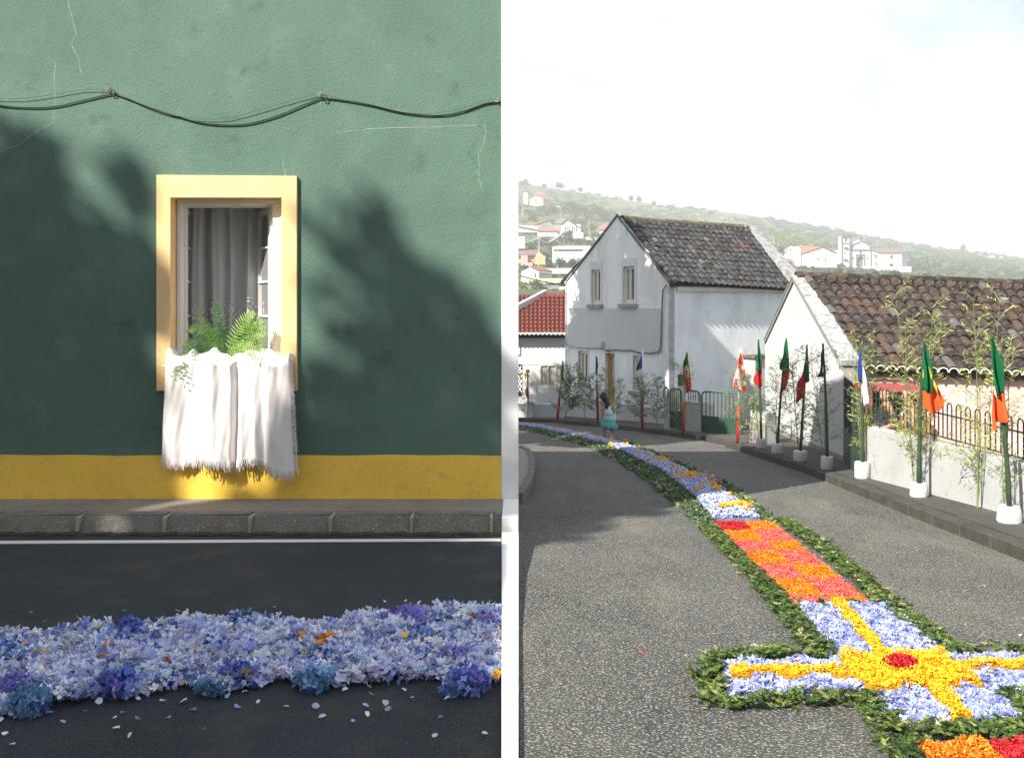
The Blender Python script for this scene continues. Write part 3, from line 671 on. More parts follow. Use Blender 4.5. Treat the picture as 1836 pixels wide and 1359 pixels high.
# ------------------------------------------------------------------ the flower carpet
def g2(px, py): p = G(px, py); return (p.x, p.y)
def drop(q, amp, base=.0): return gz(q[:,1])+base+np.random.rand(len(q))*(amp*(.7+.5*np.sin(q[:,0]*23)*np.sin(q[:,1]*19)))
ASP = np.array
CORAL = [(4,.80,.16,.13),(3,.72,.10,.09),(2,.86,.26,.20),(1,.5,.05,.05)]
ORNG = [(4,.90,.25,.02),(3,.80,.17,.015),(2,.92,.36,.05),(1,.5,.08,.01)]
CRIM = [(4,.50,.02,.03),(3,.62,.04,.05),(1,.3,.01,.02)]
YEL = [(4,.92,.52,.02),(3,.88,.42,.015),(2,.95,.64,.06),(1,.6,.25,.01)]
HYB = [(4,.36,.42,.70),(3,.44,.49,.70),(3,.28,.34,.64),(2,.52,.55,.70),(1,.28,.25,.54),(.8,.17,.20,.42)]
HYV = [(4,.33,.32,.72),(3,.42,.42,.78),(1,.5,.5,.8)]
FIR = [(4,.075,.13,.034),(3,.12,.18,.045),(2,.045,.08,.026),(1.6,.20,.24,.08),(.5,.40,.40,.22)]
BRD = [(4,.08,.14,.06),(3,.12,.18,.08),(2,.05,.09,.04),(1.5,.24,.28,.15),(1,.34,.37,.25)]
m_chip = MCol('dyed_petal_bits', .85, .12, .1)
def baseslab(name, poly, c, th_, parent):
    mb = MB(); n = len(poly); rndm = [0]*n
    tr = tessellate_polygon([[Vector((p[0],p[1],0)) for p in poly]])
    m = bpy.data.materials.get('carpet_'+c[0]) or M('carpet_'+c[0], c[1], .95, .35, 30, bump=1, bs=70, bdist=.03)
    top = [(x,y,gz(y,th_)) for x,y in poly]; bot = [(x,y,gz(y,.004)) for x,y in poly]; fs = []
    for t in tr:
        a,b,cc = [poly[i] for i in t]; up = (b[0]-a[0])*(cc[1]-a[1])-(b[1]-a[1])*(cc[0]-a[0]) > 0
        fs.append(tuple(t) if up else tuple(reversed(t)))
    fs += [(i, i+n, (i+1)%n+n, (i+1)%n) for i in range(n)]
    o = mb.add(top+bot, fs).build(name, m, parent); o['kind'] = 'stuff'; return o
def patch(name, polys, pl, dens, size, shape, amp, parent, bc, tilt=.55, base=.008, label=None):
    area = 0
    for p in polys:
        area += abs(sum(p[i][0]*p[(i+1)%len(p)][1]-p[(i+1)%len(p)][0]*p[i][1] for i in range(len(p))))/2
    n = int(area*dens); q = pts_in(polys, n)
    o = pieces(name, np.c_[q, drop(q, amp, base)], size, pal(n, pl), m_chip if shape == 'chip' else m_petal if shape in ('petal','floret') else m_leaf, shape, tilt, parent=parent, kind='stuff', label=label)
    for p in polys: baseslab(name+'_base', p, bc, base, o) if parent is None else baseslab(name+'_base', p, bc, base, o)
    return o
# checkered panel
ck = thing('checkered_panel', 'long panel of orange and coral squares in the flower carpet', 'flower carpet', tuple(G(1420,1010)))
A0, A1, B0, B1 = Vector(g2(1283,938)), Vector(g2(1384,938)), Vector(g2(1424,1087)), Vector(g2(1562,1085))
rowsL = [938,954,974,993,1016.5,1042,1073,1087]; rowsR = [938,953,974,992,1016,1042,1075,1086]
yd = lambda py: 2720/(py-670)
yA, yB = yd(938), yd(1087)
for c_ in range(2):
    rows = rowsL if c_ == 0 else rowsR
    for r_ in range(7):
        t0, t1 = (yd(rows[r_])-yA)/(yB-yA), (yd(rows[r_+1])-yA)/(yB-yA)
        l0, l1, r0, r1 = A0.lerp(B0,t0), A0.lerp(B0,t1), A1.lerp(B1,t0), A1.lerp(B1,t1)
        m0, m1 = l0.lerp(r0,.5), l1.lerp(r1,.5)
        pg = [l1,m1,m0,l0] if c_ == 0 else [m1,r1,r0,m0]; pg = [tuple(p) for p in pg]
        coral = (r_+c_) % 2 == 0
        if r_ == 0 and c_ == 0: patch('crimson_square', [pg], CRIM, 19000, .014, 'chip', .03, ck, ('crimson',(.35,.02,.02)))
        elif coral: patch('coral_square', [pg], CORAL, 19000, .014, 'chip', .03, ck, ('coral',(.5,.07,.06)))
        else: patch('orange_square', [pg], ORNG, 19000, .014, 'chip', .03, ck, ('orange',(.55,.11,.01)))
# the cross
cr = thing('flower_cross', 'cross of pale blue hydrangea with yellow bars and a red centre in the carpet', 'flower carpet', tuple(G(1615,1215)))
bl = [[g2(1437,1091),g2(1590,1090),g2(1705,1189),g2(1500,1192)],
      [g2(1297,1194),g2(1505,1190),g2(1545,1243),g2(1310,1258)],
      [g2(1690,1184),g2(1900,1180),g2(1930,1240),g2(1758,1246)],
      [g2(1565,1247),g2(1762,1243),g2(1838,1296),g2(1612,1306)]]
bl = [p[::-1] for p in bl]
patch('blue_hydrangea', bl, HYB, 11000, .042, 'floret', .042, cr, ('bluebase',(.2,.22,.36)))
ye = [[g2(1501,1189),g2(1686,1185),g2(1763,1245),g2(1566,1250),g2(1538,1237)]]
ye2 = [[g2(1489,1089),g2(1509,1088),g2(1597,1190),g2(1575,1191)], [g2(1308,1213),g2(1515,1213),g2(1530,1226),g2(1312,1226)],
       [g2(1712,1204),g2(1900,1198),g2(1910,1209),g2(1722,1215)], [g2(1662,1247),g2(1689,1246),g2(1744,1303),g2(1708,1305)]]
patch('yellow_centre', [ye[0][::-1]], YEL, 20000, .016, 'chip', .04, cr, ('yellow',(.6,.3,.01)), base=.052)
for p in ye2: patch('yellow_bar', [p[::-1]], YEL, 20000, .016, 'chip', .035, cr, ('yellow',(.6,.3,.01)), base=.052)
rc = G(1616,1214); n = 500; th_ = np.random.rand(n)*6.283; rr = np.sqrt(np.random.rand(n))*.085
zz = gz(0)+.065+.05*np.sqrt(np.clip(1-(rr/.09)**2,0,1))*np.random.rand(n)**.3
pieces('red_centre', np.c_[rc.x+rr*np.cos(th_)*1.0, rc.y+rr*np.sin(th_), gz(rc.y)+zz], .02, pal(n, CRIM), m_chip, 'chip', .8, parent=cr, kind='stuff')
# next panel, nearest to the eye
nr = [g2(1640,1338),g2(1905,1325),(2.45,3.0),(2.4,2.2),(1.7,2.2)][::-1]
np_ = thing('near_panel', 'nearest orange and red petal panel cut off by the bottom edge', 'flower carpet', tuple(G(1750,1345)))
xm = 1.98
patch('orange_square', [[(1.72,3.2),(xm+.02,3.2),(xm+.05,4.1),(1.73,4.07)]], ORNG, 17000, .016, 'chip', .035, np_, ('orange',(.55,.11,.01)))
patch('crimson_square', [[(xm+.02,3.2),(2.4,3.2),(2.42,4.14),(xm+.05,4.1)]], CRIM, 17000, .016, 'chip', .035, np_, ('crimson',(.35,.02,.02)))
# green edging of fir sprigs: strips along polylines
def strip(pts, w_):
    P_ = [Vector(p) for p in pts]; Lq = []
    for a, b in zip(P_, P_[1:]):
        d = (b-a).normalized(); n = Vector((-d.y, d.x))*w_/2; Lq.append([tuple(a-n-d*.04), tuple(b-n+d*.04), tuple(b+n+d*.04), tuple(a+n-d*.04)])
    return Lq
def mid(L_, off): return [(x+off[0], y+off[1]) for x, y in L_]
Lout = [g2(1266,948),g2(1330,1010),g2(1395,1082),g2(1440,1140),g2(1478,1182)]
Rout = [g2(1402,936),g2(1480,988),g2(1578,1075),g2(1660,1140),g2(1705,1172)]
armL = [g2(1475,1181),g2(1380,1180),g2(1278,1190),g2(1266,1215),g2(1284,1270),g2(1400,1263),g2(1550,1260),g2(1582,1290),g2(1600,1320),g2(1760,1320),g2(1900,1310)]
armR = [g2(1710,1176),g2(1800,1174),g2(1930,1170)]
rl = [g2(1930,1262),g2(1830,1262),g2(1850,1300),g2(1880,1330),(2.52,3.1)]
lb = [g2(1588,1315),(1.62,3.9),(1.60,3.1)]
tb = [g2(1412,1091),g2(1480,1090)], [g2(1520,1089),g2(1600,1087)]
strips = strip(Lout,.15)+strip(Rout,.15)+strip(armL,.13)+strip(armR,.11)+strip(rl,.17)+strip(lb,.15)+strip(tb[0],.05)+strip(tb[1],.05)
strips = [p if sum((p[i][0]*p[(i+1)%4][1]-p[(i+1)%4][0]*p[i][1]) for i in range(4)) > 0 else p[::-1] for p in strips]
gb = bpy.data.objects.new('x', None)
def sprigs(name, polys, dens, size, pl, label, L_=.11, nl=16, hh=.05, edge=.03, shape='leaf'):
    area = sum(abs(sum(p[i][0]*p[(i+1)%len(p)][1]-p[(i+1)%len(p)][0]*p[i][1] for i in range(len(p))))/2 for p in polys)
    n = int(area*dens); q = pts_in(polys, n); q += np.random.randn(n,2)*edge*.35; C = []; D = []; base_c = pal(n, pl); Cc = []
    for i in range(n):
        a = random.uniform(0, 6.283); el = random.uniform(-.1,.55); d = np.array([math.cos(a)*math.cos(el), math.sin(a)*math.cos(el), math.sin(el)])
        z0 = gz(q[i,1])+.01+random.random()*hh; p0 = np.array([q[i,0], q[i,1], z0]); s = np.cross(d, [0,0,1]); s /= np.linalg.norm(s)
        for k in range(nl):
            t = k/nl; sg = 1 if k % 2 else -1
            c = p0+d*(t-.4)*L_; c[2] = max(c[2], gz(c[1])+.006); dd = d*.7+s*sg*.8+np.array([0,0,random.uniform(-.2,.3)])
            C.append(c+dd*size*.4); D.append(dd); Cc.append(base_c[i]*random.uniform(.75,1.25))
    return pieces(name, C, size, np.clip(Cc,0,1), m_leaf, shape, dirs=D, kind='stuff', label=label)
sprigs('green_edging', strips, 950, .026, FIR, 'thick dark green edging of fir sprigs round the cross and the checkered panel', L_=.075, nl=18, hh=.05)
for p in strips: 
    pass
# far runner of the carpet, with blossoms between two bands of leaves
FL = [(1281,936),(1247,897),(1218,871),(1181,844.6),(1155,833),(1124,816),(1082,797.5),(1035,787),(972,771),(930,765),(905,762.5)]
FRt = [(1362,936),(1328,910),(1286,881),(1252,863),(1215,842),(1187,829),(1150,813),(1103,796),(1066,787),(1025,778),(972,767.3),(930,761.8),(905,759.5)]
GO = [(1262,944),(1231,918),(1189,886),(1155,858),(1119,834),(1066,805),(1025,792),(972,778),(930,771),(905,768)]
GR = [(1392,938),(1372,921),(1322,883),(1290,866),(1240,843),(1196,821),(1156,807),(1112,792),(1075,784)]
fl = [g2(*p) for p in FL]; fr_ = [g2(*p) for p in FRt]; go = [g2(*p) for p in GO]; gr = [g2(*p) for p in GR]
fpoly = fl+fr_[::-1]
HYL = [(w__,min(1,a*1.35),min(1,b*1.32),min(1,c*1.15)) for w__,a,b,c in HYB]
rn = patch('blue_runner', [fpoly], HYL, 8500, .034, 'petal', .05, None, ('bluebase',(.2,.22,.36)), base=.05, label='narrow far runner of blue hydrangea petals curving away up the road')
q = pts_in([[g2(1216,872),g2(1292,872),g2(1262,858),g2(1196,856)]], 700)
pieces('violet_petals', np.c_[q, drop(q,.05,.06)], .034, pal(len(q), HYV), m_petal, 'petal', .55, kind='stuff', label='violet patch of hydrangea petals in the far runner')
sp = []
for (a, b, w_, h_) in [(1297,922,20,3),(1325,919,30,6),(1340,930,7,2),(1285,888,13,5),(1252,889,11,4),(1278,880,12,4),(1230,865,36,5),(1240,862,26,4),(1178,833,34,4),(1187,830,10,4),(1148,817,7,3),(1144,811,9,3),(1122,804,9,3),(1096,805,7,4),(1070,791,9,3),(1054,783,8,3),(1036,788,12,4),(1015,776,8,3),(998,774,9,2),(945,765,8,2),(1098,793,9,2),(1120,797,8,2),(1165,822,7,2),(1205,846,9,4),(1216,855,7,3),(1262,876,8,3),(1274,868,8,3),(1310,900,6,2)]:
    for _ in range(int(10+w_*h_*.9)): p = g2(a+random.gauss(0,w_*.36), b+random.gauss(0,h_*.36)); sp.append((p[0], p[1], gz(p[1],.085+random.random()*.035)))
pieces('marigold_blossoms', sp, .034, pal(len(sp), YEL+[(4,.92,.40,.02)]), m_petal, 'petal', .5, kind='stuff', label='orange yellow blossom spots dotted over the far blue runner')
lf = [fl[i] for i in range(len(fl))]+go[::-1]; rt = [g2(*p) for p in FRt[:9]][::-1]+gr
for nm, pg, dn, lab in (('left_leaf_band', lf, 300, 'loose band of broad green leaves along the left side of the far runner'), ('right_leaf_band', rt, 260, 'loose band of green leaves along the right side of the far runner')):
    sprigs('leaf_band', [pg], dn, .062, BRD, lab, L_=.13, nl=7, hh=.02, edge=.06, shape='broad')
# crumbs of leaves and petals lying loose on the asphalt
lo = []
for _ in range(300):
    y = random.uniform(3.6,14); x = random.uniform(.3,4.1); lo.append((x,y,gz(y,.008)))
pieces('loose_leaves', lo, .03, pal(len(lo), [(3,.10,.15,.05),(2,.3,.27,.2),(1,.55,.55,.6),(.5,.6,.1,.05)]), m_leaf, 'leaf', .25, kind='stuff', label='loose crumbs of leaves and petals scattered on the sunlit asphalt')

# ------------------------------------------------------------------ house A, the gabled white house
Ag = Wall((1.90,33.0),(4.64,28.0)); As = Wall((4.64,28.0),(9.0,31.0))
hA = thing('gabled_house', 'white two storey house with a grey band and dark tiled roof', 'house', (4.6,28,-2.0))
gl = Ag.len
def Ah(L_): return [Ag.hit(*q) for q in L_]
wins = [(1061,483,1077,545),(1118,477,1138,544),(1038,630,1054,685),(1136,638,1148,700),(1085,634,1102,742)]
outer = [(0,-2.75),(gl,-2.75),(gl,2.29),(Ag.hit(1107,391)),(0,2.45)]
holes = [Ag.rect(*w_) for w_ in wins]
mb = MB(); Ag.slab(mb, outer, holes, 0, .35); mb.build('wall', m_white, hA)
mb = MB(); As.slab(mb, R4(.352*0+.36,-2.75,As.len,2.2), [], 0, .3); mb.build('wall', m_white, hA)
mb = MB(); Wp = Wall((9.0,31.0),(6.3,36)); Wp.slab(mb, [(0,-2.75),(5.7,-2.75),(5.7,2.2),(2.7,4.15),(0,2.2)], [], 0, .3)
Wq = Wall((6.3,36),(1.9,33)); Wq.slab(mb, R4(0,-2.75,Wq.len-.3,2.2), [], 0, .3); mb.build('rear_wall', m_white, hA)
mb = MB(); bd = Ag.rect(1017,553,1189,633); b0 = Ag.hit(1019,600); b1 = Ag.hit(1188,600)
Ag.slab(mb, R4(b0[0], Ag.hit(1020,622)[1], b1[0], Ag.hit(1188,553)[1]), [], .015, .014); mb.build('grey_band', m_grey, hA)
mb = MB(); As.slab(mb, R4(-.02,-2.7,.28,2.26), [], .02, .019); mb.build('quoin', m_quoin, hA)
mb = MB(); zpl = Ag.hit(1100,722)[1]
u1, u2 = Ag.hit(1083,700)[0], Ag.hit(1104,700)[0]
Ag.slab(mb, R4(.01,-2.74,u1-.03,zpl), [], .012, .011); Ag.slab(mb, R4(u2+.03,-2.74,gl-.01,zpl), [], .012, .011); mb.build('plinth', M('pale_grey_plinth', (.42,.42,.43), .9, .06, 2, bump=.2), hA)
for k, (w_, ho) in enumerate(zip(wins, holes)):
    (u0,z0),(ua,_),(_,z1),_2 = ho[0], ho[1], ho[2], ho[3]
    if k < 4:
        mb = MB(); Ag.slab(mb, R4(u0-.10,z0-.02,ua+.10,z1+.26) if k < 2 else R4(u0-.06,z0-.02,ua+.06,z1+.12), [R4(u0,z0,ua,z1)], .02, .05); s_ = mb.build('window_surround', m_stone, hA)
        mb = MB(); um = (u0+ua)/2; Ag.slab(mb, R4(u0,z0,ua,z1), [R4(u0+.09,z0+.12,um-.04,z1-.09), R4(um+.04,z0+.12,ua-.09,z1-.09)], -.06, .07); wf_ = mb.build('window', m_creamwood, hA)
        mb = MB(); Ag.slab(mb, R4(u0+.08,z0+.1,um-.03,z1-.08), [], -.105, .01); mb.build('pane', m_curt2, wf_)
        mb = MB(); Ag.slab(mb, R4(um+.03,z0+.1,ua-.08,z1-.08), [], -.105, .01); mb.build('pane', m_glass, wf_)
        mb = MB(); Ag.slab(mb, R4(u0-.18,z0-.14,ua+.16,z0-.02), [], .10, .12); mb.build('sill', m_coping, wf_)
    else:
        mb = MB(); Ag.slab(mb, R4(u0,z0,ua,z1), [R4(u0+.14,z0+.9,ua-.12,z1-.12)], -.12, .06); dr = mb.build('door', m_wood, hA)
        mb = MB(); Ag.slab(mb, R4(u0+.1,z0+.85,ua-.1,z1-.1), [], -.16, .01); mb.build('pane', m_curt2, dr)
        mb = MB(); Ag.slab(mb, R4(u0-.13,z0+.05,ua+.13,z1+.14), [R4(u0,z0-.3,ua,z1)] if False else [], -.30, .05)
def nail(Wl, pts, r, out, name, mat, parent, n=5):
    return MB().tube([Wl.at(*Wl.hit(*p), out) for p in pts], r, n).build(name, mat, parent)
nail(Ag, [(1017,505),(1017,560),(1016.5,614),(1022,622),(1060,624),(1080,624),(1095,627)], .025, .05, 'wall_pipe', m_quoin, hA)
nail(Ag, [(1080,624),(1092,630),(1105,627),(1118,629),(1133,628),(1150,633),(1170,634),(1183,631),(1187,620),(1189,560),(1191,520),(1198,511)], .022, .05, 'wall_cable', m_verge, hA)
nail(As, [(1203,512),(1260,515),(1330,521),(1395,524)], .02, .08, 'wall_cable', m_verge, hA)
mb = MB(); a_ = Ag.hit(1080,620); Ag.slab(mb, R4(a_[0]-.12,a_[1]-.05,a_[0]+.12,a_[1]+.14), [], .14, .12); mb.build('junction_box', m_grey, hA)
mb = MB(); a_ = As.rect(1367,610,1424,645)
# tiled roofs
def tile_mesh(name, Lt, r0, r1, mat, seg=5, th=.016):
    vs = []; fs = []
    for (y, r) in ((0, r0), (Lt, r1)):
        for rr in (r, r-th):
            for k in range(seg+1):
                t = math.pi*k/seg; vs.append((-rr*math.cos(t), y, rr*math.sin(t)*.85))
    n = seg+1; o0, i0, o1, i1 = 0, n, 2*n, 3*n
    for k in range(seg):
        fs += [(o0+k,o0+k+1,o1+k+1,o1+k)[::-1], (i0+k,i0+k+1,i1+k+1,i1+k), (o0+k,i0+k,i0+k+1,o0+k+1)[::-1], (o1+k,i1+k,i1+k+1,o1+k+1)]
    fs += [(o0,o1,i1,i0),(o0+seg,i0+seg,i1+seg,o1+seg)]
    me = bpy.data.meshes.new(name); me.from_pydata(vs, [], fs); me.update(); me.materials.append(mat); return me
def tiled_roof(parent, EL, ER, RR, RL, nc, nr, mat, r, jit=.012, lip=.12, name='roof'):
    EL, ER, RR, RL = map(Vector, (EL, ER, RR, RL)); n = (ER-EL).cross(RL-EL).normalized()
    if n.z < 0: n = -n
    q = [EL-n*.05, ER-n*.05, RR-n*.05, RL-n*.05]; rf = MB().hexa([p-n*.12 for p in q], [p for p in q]).build(name, m_underroof, parent)
    Lt = ((RL-EL).length/nr)*1.22; me = tile_mesh('roof_tile', Lt, r*1.08, r*.9, mat); rnd = random.Random(nc)
    for i in range(nc):
        s = (i+.5)/nc; a = EL.lerp(ER, s); b = RL.lerp(RR, s)
        ox = rnd.uniform(-1,1)*jit
        for j in range(nr):
            p = a.lerp(b, j/nr) - (b-a).normalized()*lip*(1 if j == 0 else .7) + n*(.015+.004*(j%2))
            y = (b-a).normalized(); x = y.cross(n).normalized(); z = x.cross(y)
            tl = Matrix((x, y, z)).transposed().to_4x4()
            p = p + x*(ox+rnd.uniform(-1,1)*jit*.8) + n*rnd.uniform(-.006,.008)
            m4 = Matrix.Translation(p) @ tl @ Matrix.Rotation(rnd.gauss(0,.018), 4, 'Z') @ Matrix.Rotation(R(-2.0), 4, 'X')
            link('roof_tile', me, rf, mw=m4)
    return rf, n
zr = Ag.hit(1107,391)[1]
apx = Ag.at(*Ag.hit(1107,392))
EL = Ag.at(gl,2.34)+Vector((.1,-.12,-.02)); ER = Vector((9.05,31.0,2.18))+Vector((.05,-.12,0)); RL_ = apx+Vector((.15,.1,.0)); RR_ = P(1338,410,33.4)
rfA, nA = tiled_roof(hA, EL, ER, RR_, RL_, 21, 13, m_tileA, .125)
# back slope closing the roof, gable verge, ridge tiles and the lichen covered parapet at the far end
MB().hexa([Vector((1.7,33.2,2.4)), Vector((6.2,36.3,2.15)), RR_+Vector((0,.06,-.12)), RL_+Vector((-.1,.06,-.12))], (0,0,.1)).build('roof_slope', m_underroof, hA)
va = Ag.at(*Ag.hit(1107,388),.05); vb = Ag.at(gl+.08,2.25,.05); vc = Ag.at(-.1,2.38,.05)
def verge(a, b, w_, h_, mat, parent, name='verge', segs=9):
    for k in range(segs):
        p, q = a.lerp(b, k/segs), a.lerp(b, (k+.98)/segs); nn = Vector((.3,.95,0)).normalized()*w_
        MB().hexa([p, q, q+nn, p+nn], (0,0,h_*random.uniform(.9,1.1))).build(name, mat, parent)
verge(va, vb, .42, .09, m_verge, hA); verge(vc, va, .25, .06, m_coping, hA, segs=4)
me_r = tile_mesh('ridge_tile', .40, .17, .15, m_ridge, 6)
def ridge(parent, a, b, n_, me):
    y = (b-a).normalized(); x = y.cross(Vector((0,0,1))).normalized(); z = x.cross(y); tl = Matrix((x,y,z)).transposed().to_4x4(); st = (b-a).length/n_
    for k in range(n_): link('ridge_tile', me, parent, mw=Matrix.Translation(a+(b-a)*(k/n_)+Vector((0,0,.02*random.random()))) @ tl @ Matrix.Scale(st*1.1/.40, 4, Vector((0,1,0))))
ridge(rfA, RL_+Vector((0,0,-.04)), RR_+Vector((0,0,-.02)), 15, me_r)
pa, pb = P(1334,408,33.6), P(1421,500,31.0)
for k in range(8):
    p, q = pa.lerp(pb, k/8), pa.lerp(pb, (k+.99)/8); nn = Vector((.42,.3,0))
    MB().hexa([p-Vector((0,0,.5)), q-Vector((0,0,.5)), q+nn-Vector((0,0,.5)), p+nn-Vector((0,0,.5))], (0,0,.58)).build('parapet_stone', m_coping, hA)
mb = MB(); As.slab(mb, R4(.25,2.06,As.len,2.19), [], .10, .1); mb.build('eaves_board', m_creamwood, hA)
MB().tube([P(1285,409,33.2), P(1337,407,33.2)], .05, 8).build('roof_tube', m_quoin, hA)
mb = MB(); q_ = As.rect(1214,671,1224,691); As.slab(mb, q_, [], .16, .14); tag(mb.build('letter_box', m_greenpaint), 'green metal letter box on the white wall beside the small gate', 'letter box')
# chimney ledge with brick edge, where the side wall meets house B
le = As.rect(1331,634,1385,641)
mb = MB(); As.slab(mb, R4(le[0][0],le[0][1],As.len-.02,le[2][1]), [], .5, .5); mb.build('ledge', m_maroon if False else m_ridge, hA)
mb = MB(); As.slab(mb, R4(le[0][0]+.1,-2.7,As.len-.02,le[0][1]-.004), [], .42, .42); mb.build('lean_to', m_white2, hA)

# ------------------------------------------------------------------ low walls and green gates between the houses
def barred_gate(name, label, a, b, z0, zs, z1, n, grp, sheet_=True, arch=.10):
    Wl = Wall(a, b); L_ = Wl.len; g = thing(name, label, 'gate', (a[0], a[1], z0), grp); r = .022
    if sheet_:
        mb = MB(); Wl.slab(mb, R4(0.02,z0,L_-.02,zs), [], .0, .03); mb.build('steel_panel', m_greenpaint, g)
    fr_ = [Wl.at(.02,z0,.02), Wl.at(.02,z1-arch,.02), Wl.at(.02+arch*.35,z1-arch*.3,.02), Wl.at(.02+arch,z1,.02), Wl.at(L_-.02-arch,z1,.02), Wl.at(L_-.02-arch*.35,z1-arch*.3,.02), Wl.at(L_-.02,z1-arch,.02), Wl.at(L_-.02,z0,.02)]
    MB().tube(fr_, r, 6).build('frame', m_greenpaint, g)
    for k in range(1, n):
        u = .02+(L_-.04)*k/n; MB().tube([Wl.at(u,zs,.0), Wl.at(u,z1,.0)], .013, 5).build('bar', m_greenpaint, g)
    return g
gP = lambda px, d: (((px-CX)/F*d), d)
zg = gz(24.5,.0)
def low_wall(px0, d0, px1, d1, ztop, label, cat='wall', th_=.25, cap=True, name='low_wall', mat=None):
    Wl = Wall(gP(px0,d0), gP(px1,d1)); mb = MB(); zb_ = min(gz(d0),gz(d1))-.3
    Wl.slab(mb, R4(0, zb_, Wl.len, ztop), [], 0, th_); return tag(mb.build(name, mat or m_wallst, bevel=.01), label, cat)
low_wall(1190,25.6,1200,25.2, CZ+(HY-712)/F*25.4, 'short whitewashed wall stub left of the small green gate')
low_wall(1229,24.6,1257,24.1, CZ+(HY-721)/F*24.3, 'whitewashed low wall between the small gate and the double gate')
low_wall(1262,25.3,1266,25.2, CZ+(HY-725)/F*25.2, 'narrow white gate post behind the double gate')
barred_gate('garden_gate', 'small green steel gate with barred top beside the letter box', gP(1202,25.1), gP(1224,24.75), CZ+(HY-769)/F*24.9, CZ+(HY-738)/F*24.9, CZ+(HY-697)/F*24.9, 6, 'green gates')
barred_gate('driveway_gate', 'wide green double gate with barred top between the white houses', gP(1258,24.0), gP(1331,23.2), CZ+(HY-781)/F*23.6, CZ+(HY-748)/F*23.6, CZ+(HY-704)/F*23.6, 10, 'green gates')
barred_gate('wall_railing', 'short green railing on top of the low wall between the gates', gP(1229,24.5), gP(1257,24.0), CZ+(HY-720)/F*24.2, CZ+(HY-719)/F*24.2, CZ+(HY-701)/F*24.2, 6, 'green wall railings', False)
barred_gate('wall_railing', 'short green railing on the wall stub left of the small gate', gP(1191,25.5), gP(1200,25.2), CZ+(HY-713)/F*25.3, CZ+(HY-712)/F*25.3, CZ+(HY-695)/F*25.3, 3, 'green wall railings', False)
low_wall(1344,20.4,1373,20.0, CZ+(HY-739)/F*20.1, 'white wall end with taupe base beside the driveway', th_=.3)
Wl = Wall(gP(1344,20.38), gP(1373,19.98)); mb = MB(); Wl.slab(mb, R4(0,gz(21)-.2,Wl.len,CZ+(HY-758)/F*20.1), [], .02, .018); o = mb.build('taupe_base', m_greyplinth, bpy.data.objects['low_wall.003'])
barred_gate('wall_railing', 'short green railing on the white wall end by the driveway', gP(1350,20.3), gP(1368,20.1), CZ+(HY-739)/F*20.2, CZ+(HY-738)/F*20.2, CZ+(HY-717)/F*20.2, 3, 'green wall railings', False)

# ------------------------------------------------------------------ house B: long tiled house with a white gable
hB = thing('long_tiled_house', 'low house with white gable end, pink front and brown tiled roof', 'house', (5.7,16.2,-1.1))
Bg = Wall((6.94,26),(5.66,16.2)); bl_ = Bg.len
ap = Bg.hit(1424,500); sr = Bg.hit(1512,655); sl_ = Bg.hit(1372.5,612)
mb = MB(); Bg.slab(mb, [(0,-2.2),(bl_,-2.2),(bl_,sr[1]),ap,(0,sl_[1])], [], 0, .24); mb.build('gable_wall', m_white2, hB)
mb = MB(); pl0, pl1 = Bg.hit(1373,760), Bg.hit(1510,816)
Bg.slab(mb, [(0,-2.1),(bl_-.002,-2.1),(bl_-.002,pl1[1]),(0,pl0[1])], [], .015, .014); mb.build('plinth', m_greyplinth, hB)
# grey drip edge under the coping, thick lichen coping down the front slope
def bar3(a, b, w0_, w1_, h_): # beam from a to b, spans sideways from w0_ to w1_ along +x of the wall normal
    n = -Bg.n; return MB().hexa([a+n*w0_, b+n*w0_, b+n*w1_, a+n*w1_], (0,0,h_))
Ap = Bg.at(*ap); Sr = Bg.at(*sr); Sl = Bg.at(*sl_)
bar3(Ap+Vector((0,0,-.06)), Sr+Vector((0,0,-.06)), -.035, -.003, .09).build('drip_edge', m_greyplinth, hB)
bar3(Sl+Vector((0,0,-.06)), Ap+Vector((0,0,-.06)), -.035, -.003, .09).build('drip_edge', m_greyplinth, hB)
for k in range(10):
    a, b = Ap.lerp(Sr, k/10), Ap.lerp(Sr, (k+.985)/10); bar3(a+Vector((0,0,.035)), b+Vector((0,0,.035)), -.05, .30, .06*random.uniform(.8,1.1)).build('coping_stone', m_coping, hB, bevel=.012)
for k in range(5):
    a, b = Sl.lerp(Ap, k/5), Sl.lerp(Ap, (k+.985)/5); bar3(a+Vector((0,0,.035)), b+Vector((0,0,.035)), -.05, .30, .05).build('coping_stone', m_coping, hB, bevel=.012)
MB().box((5.66,16.10,-2.2),(5.90,16.197,Sr.z+.0)).build('pilaster', m_greyplinth, hB)
MB().box((5.62,16.06,Sr.z+.003),(5.98,16.45,Sr.z+.09)).build('coping_stone', m_coping, hB)
EL = Vector((5.98,16.12,.60)); ER = Vector((10.2,15.75,.46)); RL2 = Vector((6.45,21.1,2.26)); RR2 = Vector((12.2,20.45,2.02))
rfB, nB = tiled_roof(hB, EL, ER, RR2, RL2, 25, 10, m_tileB, .092, jit=.010, lip=.10)
MB().hexa([Vector((7.2,26,.7)), Vector((13.5,25,.5)), RR2+Vector((0,.05,-.1)), RL2+Vector((0,.05,-.1))], (0,0,.08)).build('roof_slope', m_underroof, hB)
me_r2 = tile_mesh('ridge_tile', .40, .12, .11, m_tileB, 6)
ridge(rfB, RL2+Vector((-.15,0,.02)), RR2+Vector((0,0,.02)), 16, me_r2)
